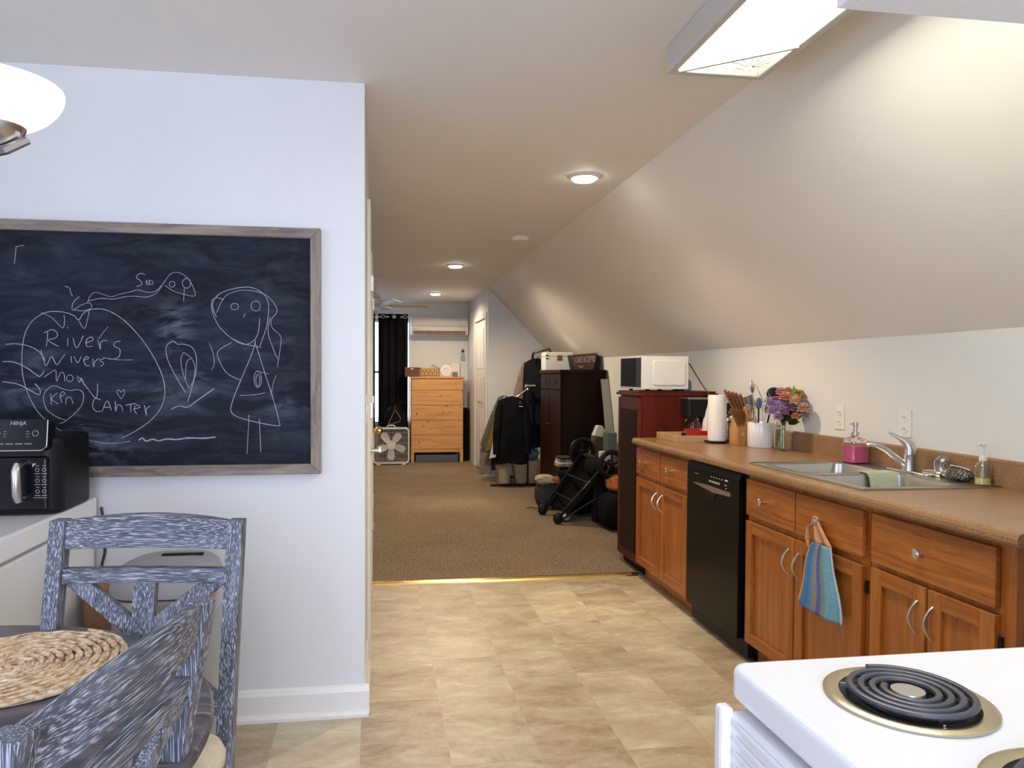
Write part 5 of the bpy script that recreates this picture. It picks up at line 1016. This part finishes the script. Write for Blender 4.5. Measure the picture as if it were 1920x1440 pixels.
MB().box(1.298, 1.330, 11.1735, 11.1765, 1.665, 1.70).build('display', M['greybag'], t)
# curtains
t = tag(MB().cyl((-1.1, 11.10, 2.19), (.62, 11.10, 2.19), .011).lathe([(.02, 0), (.024, .03), (.002, .05)], (.62, 11.10, 2.19), 14, axis='X').build('curtain_rod', M['whitem'], smooth=True), 'white curtain rod above the bedroom window', 'curtain rod')
def curtain(x0, x1, lab):
    t = thing('curtain', lab, 'curtain', ((x0 + x1) / 2, 11.10, G0), group='blackout curtains')
    def fn(u, v):
        x = x0 + (x1 - x0) * u; return (x, 11.09 + .030 * math.sin(u * (x1 - x0) * 58) * (.75 + .25 * v), 2.235 - 2.215 * v)
    solid(cloth_grid(fn, 70, 8, .004).build('panel', M['curtain'], t, smooth=True), .004)
    for k in range(3):
        xx = x0 + .07 + (x1 - x0 - .12) * k / 2
        MB().tube([(xx + .024 * math.cos(R(q)), 11.052, 2.19 + .024 * math.sin(R(q))) for q in range(0, 360, 24)], .005, 6, closed=True).build('grommet', M['whitem'], t)
curtain(.015, .462, 'black blackout curtain hanging just left of the pine dresser')
curtain(-.75, -.035, 'black curtain mostly hidden behind the passage door edge')
# box fan
t = thing('box_fan', 'white square box fan standing on the carpet left of the dresser', 'fan', (.20, 10.55, G0))
fcx, fcz, hw = .198, .29, .262
def rsq(h_, r_, y): return [(fcx + a, y, fcz + b) for a, b in rr(2 * h_, 2 * h_, r_, 6)]
MB().loops([rsq(hw - .022, .04, 10.50), rsq(hw, .055, 10.50), rsq(hw, .055, 10.61), rsq(hw - .022, .04, 10.61), rsq(hw - .022, .04, 10.50)], cap=False).build('frame', M['ceramic'], t, smooth=True)
MB().lathe([(.01, .0), (.07, .0), (.07, .03), (.01, .03)], (fcx, 10.55, fcz), 24, axis='Y').build('motor_hub', M['ceramic'], t)
for k in range(5):
    m = Matrix.Translation((fcx, 10.552, fcz)) @ Matrix.Rotation(R(18 + 72 * k), 4, 'Y') @ Matrix.Rotation(R(22), 4, 'X')
    MB().prism([(.05, -.03), (.12, -.055), (.19, -.06), (.215, -.02), (.215, .03), (.17, .055), (.10, .05), (.05, .03)], -.002, .002, 'Y', m=m).build('blade', M['ceramic'], t)
mb = MB()
for k in range(1, 24): mb.box(fcx - hw + k * 2 * hw / 24 - .0016, fcx - hw + k * 2 * hw / 24 + .0016, 10.508, 10.511, fcz - hw + .015, fcz + hw - .015)
for k in range(1, 7): mb.box(fcx - hw + .015, fcx + hw - .015, 10.511, 10.513, fcz - hw + k * 2 * hw / 7 - .001, fcz - hw + k * 2 * hw / 7 + .001)
mb.lathe([(.001, -.002), (.05, -.002), (.05, 0), (.001, 0)], (fcx, 10.509, fcz), 24, axis='Y')
mb.build('front_grille', M['ceramic'], t)
mb = MB()
for k in range(1, 40): mb.box(fcx - hw + k * 2 * hw / 40 - .002, fcx - hw + k * 2 * hw / 40 + .002, 10.600, 10.602, fcz - hw + .015, fcz + hw - .015)
mb.build('rear_grille', M['brownpaper'], t)
MB().tube([(fcx - .06, 10.555, fcz + hw), (fcx - .045, 10.555, fcz + hw + .028), (fcx + .045, 10.555, fcz + hw + .028), (fcx + .06, 10.555, fcz + hw)], .008, 8).build('carry_handle', M['ceramic'], t)
for s in (-1, 1): MB().box(fcx + s * .18 - .03, fcx + s * .18 + .03, 10.50, 10.61, G0, .030).build('foot', M['ceramic'], t)
hz = fcz + hw + .030
tag(MB().tube([(.16, 10.60, hz + .02), (.24, 10.60, hz + .19), (.26, 10.60, hz + .22), (.275, 10.60, hz + .20), (.335, 10.60, hz + .10), (.32, 10.60, hz + .05), (.20, 10.60, hz + .012), (.16, 10.60, hz + .02)], .006, 6).tube([(.255, 10.60, hz + .215), (.25, 10.60, hz + .26), (.265, 10.60, hz + .285), (.285, 10.60, hz + .275)], .003, 6).build('clothes_hanger', M['pinkcloth'], smooth=True), 'pale clothes hanger resting on top of the box fan', 'hanger')
# bags in the dark corner beneath the curtain
t = thing('black_backpack', 'black bag slumped against the curtain behind the box fan', 'bag', (.30, 10.85, G0))
MB().ell((.26, 10.86, .44), .17, .13, .42, 20, 14, jit=.03, e=.8).build('bag_body', M['blackcloth'], t, smooth=True)
MB().tube([(.30, 10.75, .80), (.34, 10.73, .90), (.40, 10.75, .92), (.42, 10.78, .80)], .012, 6, flat=.4).build('strap', M['navycloth'], t)

# wardrobe with white box and sign on top
t = thing('wardrobe', 'dark brown wardrobe against the right wall beyond the kitchen', 'wardrobe', (2.05, 7.6, G0))
wx0, wx1, wy0, wy1, wt = 1.800, 2.262, 7.0, 7.90, 1.372
MB().box(wx0 + .02, wx1, wy0, wy1, G0 + .05, wt - .035).build('carcass', M['espresso'], t)
MB().box(wx0 - .015, wx1 + .005, wy0 - .03, wy1 + .02, wt - .035, wt).build('top', M['espresso'], t, bevel=.005)
MB().box(wx0 + .05, wx1, wy0 + .02, wy1 - .02, G0, G0 + .05).build('plinth', M['black'], t)
for a, b, kk in [(wy0 + .012, 7.445, 7.40), (7.455, wy1 - .012, 7.50)]:
    d = MB().box(wx0, wx0 + .02, a, b, .08, wt - .21).build('door', M['espresso'], t, bevel=.003)
    MB().lathe([(.006, 0), (.014, -.018), (.010, -.026), (.001, -.027)], (wx0, kk, .8), 14, axis='X').build('knob', M['darkmetal'], d, smooth=True)
    d = MB().box(wx0, wx0 + .02, a, b, wt - .20, wt - .045).build('drawer', M['espresso'], t, bevel=.003)
    MB().box(wx0 - .022, wx0, (a + b) / 2 - .05, (a + b) / 2 + .05, wt - .125, wt - .115).build('handle', M['darkmetal'], d)
t = thing('white_box', 'white hinged box with dark corner clasps on top of the wardrobe', 'box', (1.98, 7.80, wt))
bx = (1.802, 2.115, 7.67, 7.88)
MB().box(bx[0], bx[1], bx[2], bx[3], wt, wt + .145).build('body', M['whitem'], t, bevel=.004)
MB().prism([(bx[0], wt + .148), (bx[1], wt + .148), (bx[1], wt + .178), (bx[1] - .012, wt + .195), (bx[0] + .012, wt + .195), (bx[0], wt + .178)], bx[2], bx[3], 'Y').build('lid', M['whitem'], t, bevel=.004)
MB().box(1.932, 1.986, bx[2] - .004, bx[2], wt + .105, wt + .162).build('latch_plate', M['handlewood'], t)
for xx in (bx[0] + .002, bx[1] - .034):
    for z_ in (wt + .122, wt + .155): MB().box(xx, xx + .032, bx[2] - .003, bx[2] + .02, z_, z_ + .010).build('clasp', M['darkmetal'], t)
t = thing('wooden_sign_box', 'brown wooden sign with pale lettering standing on the wardrobe', 'sign', (2.13, 7.2, wt))
sm = [(1.995, wt), (2.175, wt), (2.215, 1.545), (1.962, 1.525)]
bd = MB().prism(sm, 7.14, 7.16, 'Y').build('front_board', M['signwood'], t, bevel=.002)
MB().prism([(2.005, wt), (2.245, wt), (2.258, 1.47), (2.215, 1.545), (1.972, 1.523)], 7.16, 7.40, 'Y').build('box_sides', M['black'], t)
text('sign_lettering', 'CARDS ACCEPTED', .085, M['whitem'], bd, MX((2.092, 7.1385, 1.476), (1, 0, .07), (.12, 0, 1)), sx=.30)
MB().box(2.02, 2.07, 7.137, 7.1395, 1.395, 1.415).build('small_label', M['beige'], bd)
t = tag(MB().prism([(6.50, G0), (6.52, G0), (6.965, 1.28), (6.945, 1.28)], 2.195, 2.272, 'X').build('leaning_board', M['boardgrey']), 'narrow pale board leaning on the wardrobe beside the right wall', 'board')

# garment rack
t = thing('garment_rack', 'black tube garment rack loaded with clothes beside the wardrobe', 'clothes rack', (1.75, 8.6, G0))
mb = MB(); mb.tube([(1.745, 8.30, G0 + .03), (1.745, 8.30, 1.16), (1.745, 8.30, 1.18)], .011, 10)
mb.tube([(1.745, 8.98, G0 + .03), (1.745, 8.98, 1.16)], .011, 10)
mb.tube([(1.30, 8.30, G0 + .02), (2.0, 8.30, G0 + .02)], .012, 8).tube([(1.60, 8.98, G0 + .02), (2.0, 8.98, G0 + .02)], .012, 8).tube([(1.745, 8.3, G0 + .03), (1.745, 8.98, G0 + .03)], .010, 8)
mb.build('frame', M['black'], t)
MB().tube([(1.745, 8.30, 1.16), (1.45, 8.34, .93), (1.33, 8.36, .84)], .010, 8).build('slant_arm', M['chrome'], t)
MB().tube([(1.70, 8.26, 1.185), (1.82, 8.26, 1.185)], .022, 10).tube([(1.745, 8.26, 1.14), (1.745, 8.34, 1.20)], .018, 10).build('joint', M['chrome'], t)
MB().tube([(1.98, 8.28, 1.50), (2.005, 8.28, 1.60), (1.99, 8.28, 1.625), (1.80, 8.34, 1.565), (1.795, 8.34, 1.50)], .010, 8).tube([(1.985, 8.28, G0 + .03), (1.985, 8.28, 1.52)], .010, 8).tube([(1.99, 8.28, 1.625), (1.95, 8.98, 1.60)], .008, 8).tube([(1.95, 8.98, 1.60), (1.95, 8.98, G0 + .03)], .010, 8).build('upper_rod', M['darkmetal'], t)
GR = 'clothes on the garment rack'
def garment(lab, cx_, cy_, ztop, zbot, wt_, wb_, dep, mt, cat='jacket', name='jacket', sleeves=True, lean=0, hanger=True):
    t = thing(name, lab, cat, (cx_, cy_, zbot), group=GR)
    rings = []; n = 28; H = ztop - zbot
    for k, (u, wf, df) in enumerate([(1, .16, .35), (.985, .5, .6), (.95, .92, .8), (.88, 1.0, 1), (.6, None, 1), (.35, None, 1.05), (.12, None, 1.1), (0, None, 1.1)]):
        w_ = wt_ * wf if wf else wt_ + (wb_ - wt_) * (1 - u); z = zbot + H * u; ring = []
        for i in range(n):
            a = 2 * math.pi * i / n; fo = 1 + (.09 * math.sin(5 * a + k) + .05 * math.sin(9 * a + 2)) * (1 - u * .8)
            ring.append((cx_ + lean * (1 - u) + w_ / 2 * math.cos(a), cy_ + dep / 2 * df * fo * math.sin(a), z + (.012 * math.sin(3 * a + cx_ * 9) if u == 0 else 0)))
        rings.append(ring)
    b = MB().loops(rings).build('body', mt, t, smooth=True)
    if sleeves:
        for s in (-1, 1):
            x0_ = cx_ + s * wt_ * .44
            MB().tube([(x0_, cy_, ztop - H * .07), (x0_ + s * .03 + lean * .2, cy_ - .01, ztop - H * .25), (x0_ + s * .055 + lean * .5, cy_ - .02, ztop - H * .55), (x0_ + s * .06 + lean * .8, cy_ - .025, ztop - H * .86)], [dep * .30, dep * .40, dep * .38, dep * .33], 10).build('sleeve', mt, t, smooth=True)
    if hanger:
        h = MB().tube([(cx_ - wt_ * .36, cy_, ztop - .035), (cx_, cy_, ztop + .012), (cx_ + wt_ * .36, cy_, ztop - .035)], .006, 6)
        h.tube([(cx_, cy_, ztop + .01), (cx_, cy_, ztop + .035), (cx_ + .015, cy_, ztop + .05), (cx_ + .02, cy_, ztop + .035)], .0025, 6)
        tag(h.build('hanger', M['whitem'], t), 'pale hanger')
    return t, b
g, b = garment('large black jacket with pale tag hanging at the front of the rack', 1.530, 8.18, 1.075, .30, .28, .38, .12, M['blackcloth'])
MB().box(1.595, 1.63, 8.112, 8.122, .985, 1.02).build('neck_label', M['greybag'], g); MB().box(1.60, 1.645, 8.110, 8.119, .955, .962).build('white_tag', M['whitecloth'], g)
garment('long black coat on the upper rod, left of the white box', 1.87, 8.46, 1.515, .46, .30, .34, .13, M['navycloth'], 'coat', 'coat', sleeves=False, hanger=False)
garment('pale pinkish top hanging high behind the black coat', 1.80, 8.66, 1.48, .95, .11, .20, .08, M['pinkcloth'], 'shirt', 'shirt', sleeves=False, lean=-.10)
garment('tan top hanging high between pink top and black coat', 1.815, 8.58, 1.46, .90, .13, .15, .06, M['tan'], 'shirt', 'shirt', sleeves=False, lean=-.04)
garment('white shirt whose hem shows below the black jacket', 1.53, 8.44, .98, .34, .15, .34, .05, M['whitecloth'], 'shirt', 'shirt', sleeves=False, hanger=False, lean=-.05)
garment('tan brown coat hanging just left of the black jacket', 1.53, 8.54, 1.00, .42, .16, .34, .08, M['tan'], 'coat', 'coat', sleeves=False, lean=-.085)
garment('olive brown shirt hanging between tan coat and teal shirt', 1.53, 8.64, 1.04, .43, .15, .34, .06, M['olive'], 'shirt', 'shirt', sleeves=False, lean=-.105)
garment('grey-teal shirt, leftmost garment on the rack', 1.53, 8.72, 1.07, .47, .15, .34, .06, M['teal'], 'shirt', 'shirt', sleeves=False, lean=-.125)
garment('dark striped trousers hanging low behind the black jacket', 1.42, 8.86, .60, .14, .22, .28, .06, M['greybag'], 'trousers', 'trousers', sleeves=False)
garment('dusty pink skirt hanging lowest at the left of the rack', 1.32, 8.80, .55, .10, .12, .16, .05, M['pinkcloth'], 'skirt', 'skirt', sleeves=False, hanger=False)
mb = MB()
for k in range(6): mb.tube([(1.40 + k * .05, 8.40 - .0 * k, .90 + k * .038), (1.405 + k * .05, 8.40, .945 + k * .038), (1.425 + k * .05, 8.40, .955 + k * .038), (1.43 + k * .05, 8.40, .935 + k * .038)], .004, 5)
tag(mb.build('hanger_hooks', M['chrome']), 'row of thin wire hanger hooks along the rack\'s slanted arm', 'hangers', kind='stuff')
mb = MB()
for k in range(7): mb.tube([(1.83 + k * .022, 8.30, 1.545 + k * .009), (1.83 + k * .022, 8.30, 1.585 + k * .009), (1.845 + k * .022, 8.30, 1.595 + k * .009)], .004, 5)
tag(mb.build('hanger_hooks', M['chrome']), 'bright wire hanger hooks on the rack\'s upper rod', 'hangers', kind='stuff')
# bins under the rack
def bin_(lab, x0, x1, y0, y1, h_, mt, fl=.02, name='fabric_bin'):
    mb = MB().loops([[(px_, py_, z) for px_, py_ in [(x0 + e, y0 + e), (x1 - e, y0 + e), (x1 - e, y1 - e), (x0 + e, y1 - e)]] for z, e in [(G0, fl), (G0 + h_, 0)]])
    return tag(mb.build(name, mt, bevel=.008), lab, 'bin')
bin_('wide beige canvas bin on the floor under the clothes rack', 1.60, 1.93, 8.36, 8.62, .29, M['beige'], .04)
bin_('smaller beige canvas bin under the clothes, left of the wide bin', 1.43, 1.585, 8.50, 8.78, .22, M['beige'], .02)
t = tag(MB().ell((1.80, 8.48, .375), .12, .09, .075, 20, 10, jit=.10).build('clothes_heap', M['bluegrey'], smooth=True), 'small heap of blue-grey clothes on top of the beige bin', 'clothes')

# folded stroller and the bags around it
t = thing('folded_stroller', 'black folded stroller lying back on the carpet by the dark cabinet', 'stroller', (1.75, 6.35, G0))
A0, A1 = (1.535, 6.60, .065), (1.878, 6.50, .60)
B0, B1 = (1.575, 6.17, .065), (1.985, 6.08, .56)
def L(p, q, u): return tuple(a + (b - a) * u for a, b in zip(p, q))
mb = MB()
for p, q in ((A0, A1), (B0, B1)):
    mb.tube([p, L(p, q, .5), L(p, q, 1.05)], [.021, .023, .020], 10, flat=.7)
    o_ = (0.10, 0, -.02); q2 = (q[0] + .10, q[1], q[2] - .20)
    mb.tube([(p[0] + .02, p[1], .045), (p[0] + .12, p[1], .10), q2], [.012, .012, .012], 8)
mb.tube([L(A0, A1, .62), L(B0, B1, .62)], .012, 8).tube([L(A0, A1, .98), L(B0, B1, .98)], .014, 8).tube([L(A0, A1, .3), L(B0, B1, .3)], .008, 8)
mb.build('frame', M['black'], t, smooth=True)
def rail_(u, v, off=0):
    p = L(A0, A1, v); q = L(B0, B1, v); s_ = L(p, q, u); return (s_[0] + .02 + .06 * math.sin(math.pi * u), s_[1], s_[2] - .03 - .06 * math.sin(math.pi * u) * math.sin(math.pi * v))
solid(cloth_grid(lambda u, v: rail_(u, .12 + .85 * v), 12, 14, .01).build('seat_fabric', M['blackcloth'], t, smooth=True), .02)
def wheel(c, r_, tilt=0):
    m = Matrix.Translation(c) @ Matrix.Rotation(R(tilt), 4, 'Z')
    w_ = MB().tube([m @ Vector((r_ * math.cos(R(q)), 0, r_ * math.sin(R(q)))) for q in range(0, 360, 12)], .023, 10, closed=True).build('wheel', M['black'], t, smooth=True)
    mb = MB(); mb.cyl(m @ Vector((0, -.02, 0)), m @ Vector((0, .02, 0)), .022)
    for k in range(5):
        a = R(72 * k + 90); mb.tube([m @ Vector((.015 * math.cos(a), 0, .015 * math.sin(a))), m @ Vector((r_ * math.cos(a), 0, r_ * math.sin(a)))], [.011, .008], 6)
    mb.build('spokes', M['black'], w_)
wheel((1.893, 6.54, .605), .112, 8); wheel((2.005, 6.02, .548), .108, 8)
for p in (A0, B0):
    f_ = MB().ell((p[0] - .005, p[1], .062), .042, .035, .048, 16, 10, e=.75).build('front_wheel', M['black'], t, smooth=True)
MB().cyl((1.90, 6.52, .60), (2.0, 6.05, .545), .012).build('axle', M['darkmetal'], t)
q = L(B0, B1, .60); dr = (Vector(B1) - Vector(B0)).normalized()
mm = MX((q[0] - .010, q[1] - .019, q[2] + .004), tuple(dr), (-dr.z, 0, dr.x)); mk = MB()
for k, (w_, h_) in enumerate([(.010, .014), (.007, .010), (.009, .012), (.006, .010), (.010, .013), (.007, .010)]): mk.box(-.05 + k * .017, -.05 + k * .017 + w_, -h_ / 2, h_ / 2, 0, .0012, m=mm)
mk.build('white_rail_mark', M['chalk'], t)
MB().ell((1.945, 6.28, .50), .085, .19, .085, 20, 12, jit=.04, e=.8).build('folded_hood', M['blackcloth'], t, smooth=True)
tag(MB().tube([(1.44, 6.90, G0 + .012), (1.48, 6.89, G0 + .02), (1.52, 6.86, G0 + .012), (1.58, 6.82, G0 + .012)], [.008, .012, .008, .010], 6, flat=.5).build('loose_strap', M['black']), 'short black buckle strap on the carpet left of the stroller', 'strap')
def blob(name, lab, cat, c, rx, ry, rz, mt, jit=.05, e=.8):
    return tag(MB().ell(c, rx, ry, rz, 22, 12, jit=jit, e=e).build(name, mt, smooth=True), lab, cat)
t = thing('black_duffel', 'large black soft bag on the carpet against the tall dark cabinet', 'bag', (2.05, 6.1, G0))
MB().ell((2.04, 5.95, .165), .17, .22, .15, 24, 12, jit=.02, e=.6).build('bag_body', M['blackcloth'], t, smooth=True)
MB().tube([(1.90, 5.90, .28), (2.0, 5.74, .30), (2.12, 5.74, .29), (2.18, 5.85, .27)], .010, 6, flat=.5).build('strap', M['navycloth'], t)
blob('plaid_bag', 'rust and green plaid bag lying on the black duffel', 'bag', (2.09, 6.02, .385), .13, .12, .075, M['orange'], .04, .7)
blob('black_bag', 'dark bag heaped under the stroller', 'bag', (1.90, 6.62, .19), .17, .16, .18, M['blackcloth'], .04)
blob('grey_tote', 'dark grey tote bag on the floor left of the stroller', 'bag', (1.66, 6.95, .14), .12, .14, .13, M['greybag'], .05, .7)
blob('crumpled_cloth', 'crumpled beige and orange cloth on the grey tote bag', 'cloth', (1.63, 6.93, .295), .095, .10, .045, M['beige'], .12)
blob('orange_cloth', 'orange cloth strip beside the crumpled beige cloth', 'cloth', (1.725, 6.90, .288), .06, .06, .035, M['orange'], .10)
blob('navy_bag', 'navy bag behind the stroller supporting folded clothes', 'bag', (1.83, 6.80, .37), .11, .10, .06, M['navycloth'], .06)
blob('green_bag', 'dark green bag under the navy one behind the stroller', 'bag', (1.80, 6.93, .30), .05, .05, .12, M['olive'], .05)
for k, mt in enumerate(['mix', 'whitecloth', 'mix', 'greybag']):
    o = MB().prism([(a_ + 1.80, b_ + 6.84) for a_, b_ in rr(.17 - .01 * k, .18, .03)], .435 + k * .024, .457 + k * .024, 'Z').build('folded_clothes', M[mt], bevel=.006)
    tag(o, ['multicoloured folded cloth at the bottom of the small clothes stack', 'white folded cloth second from the bottom of the small stack', 'patterned folded cloth third in the small clothes stack', 'dark folded cloth topmost in the small clothes stack'][k], 'clothes', 'folded clothes behind the stroller')
t = thing('upright_tote', 'olive tote bag with white papers sticking out, standing behind the stroller', 'bag', (2.0, 6.75, .3))
m = Matrix.Translation((2.03, 6.76, 0)) @ Matrix.Rotation(R(9), 4, 'Y')
MB().loops([[(x_, y_, z_) for x_, y_ in rr(.12, .14, .035)] for z_ in (.30, .55, .80)], m=Matrix.Translation((-.04, 0, -.06)) @ m).build('bag_body', M['olive'], t, smooth=True)
MB().prism([(-.055, .80), (.05, .80), (.045, .86), (.01, .905), (-.03, .90)], -.05, .05, 'Y', m=Matrix.Translation((-.04, 0, -.06)) @ m).build('white_papers', M['whitecloth'], t)
t = tag(MB().box(2.055, 2.145, 6.29, 6.43, G0, .80).build('tall_bin', M['tealbin'], bevel=.01), 'dark grey-green upright bin behind the stroller wheel, by the tall cabinet', 'bin')
tag(MB().box(1.96, 2.06, 6.19, 6.26, .50, .64).build('white_carton', M['whitecloth'], bevel=.006), 'white carton seen through the spokes of the stroller wheel', 'carton')
tag(MB().box(1.90, 2.12, 6.185, 6.265, G0, .50).build('dark_box', M['black'], bevel=.01), 'dark box behind the stroller wheel carrying a white carton', 'box')
tag(MB().ell((1.66, 6.28, .05), .05, .06, .03, 14, 8, jit=.15).build('paper_scrap', M['whitecloth']), 'crumpled white paper on the carpet behind the stroller foot', 'paper')
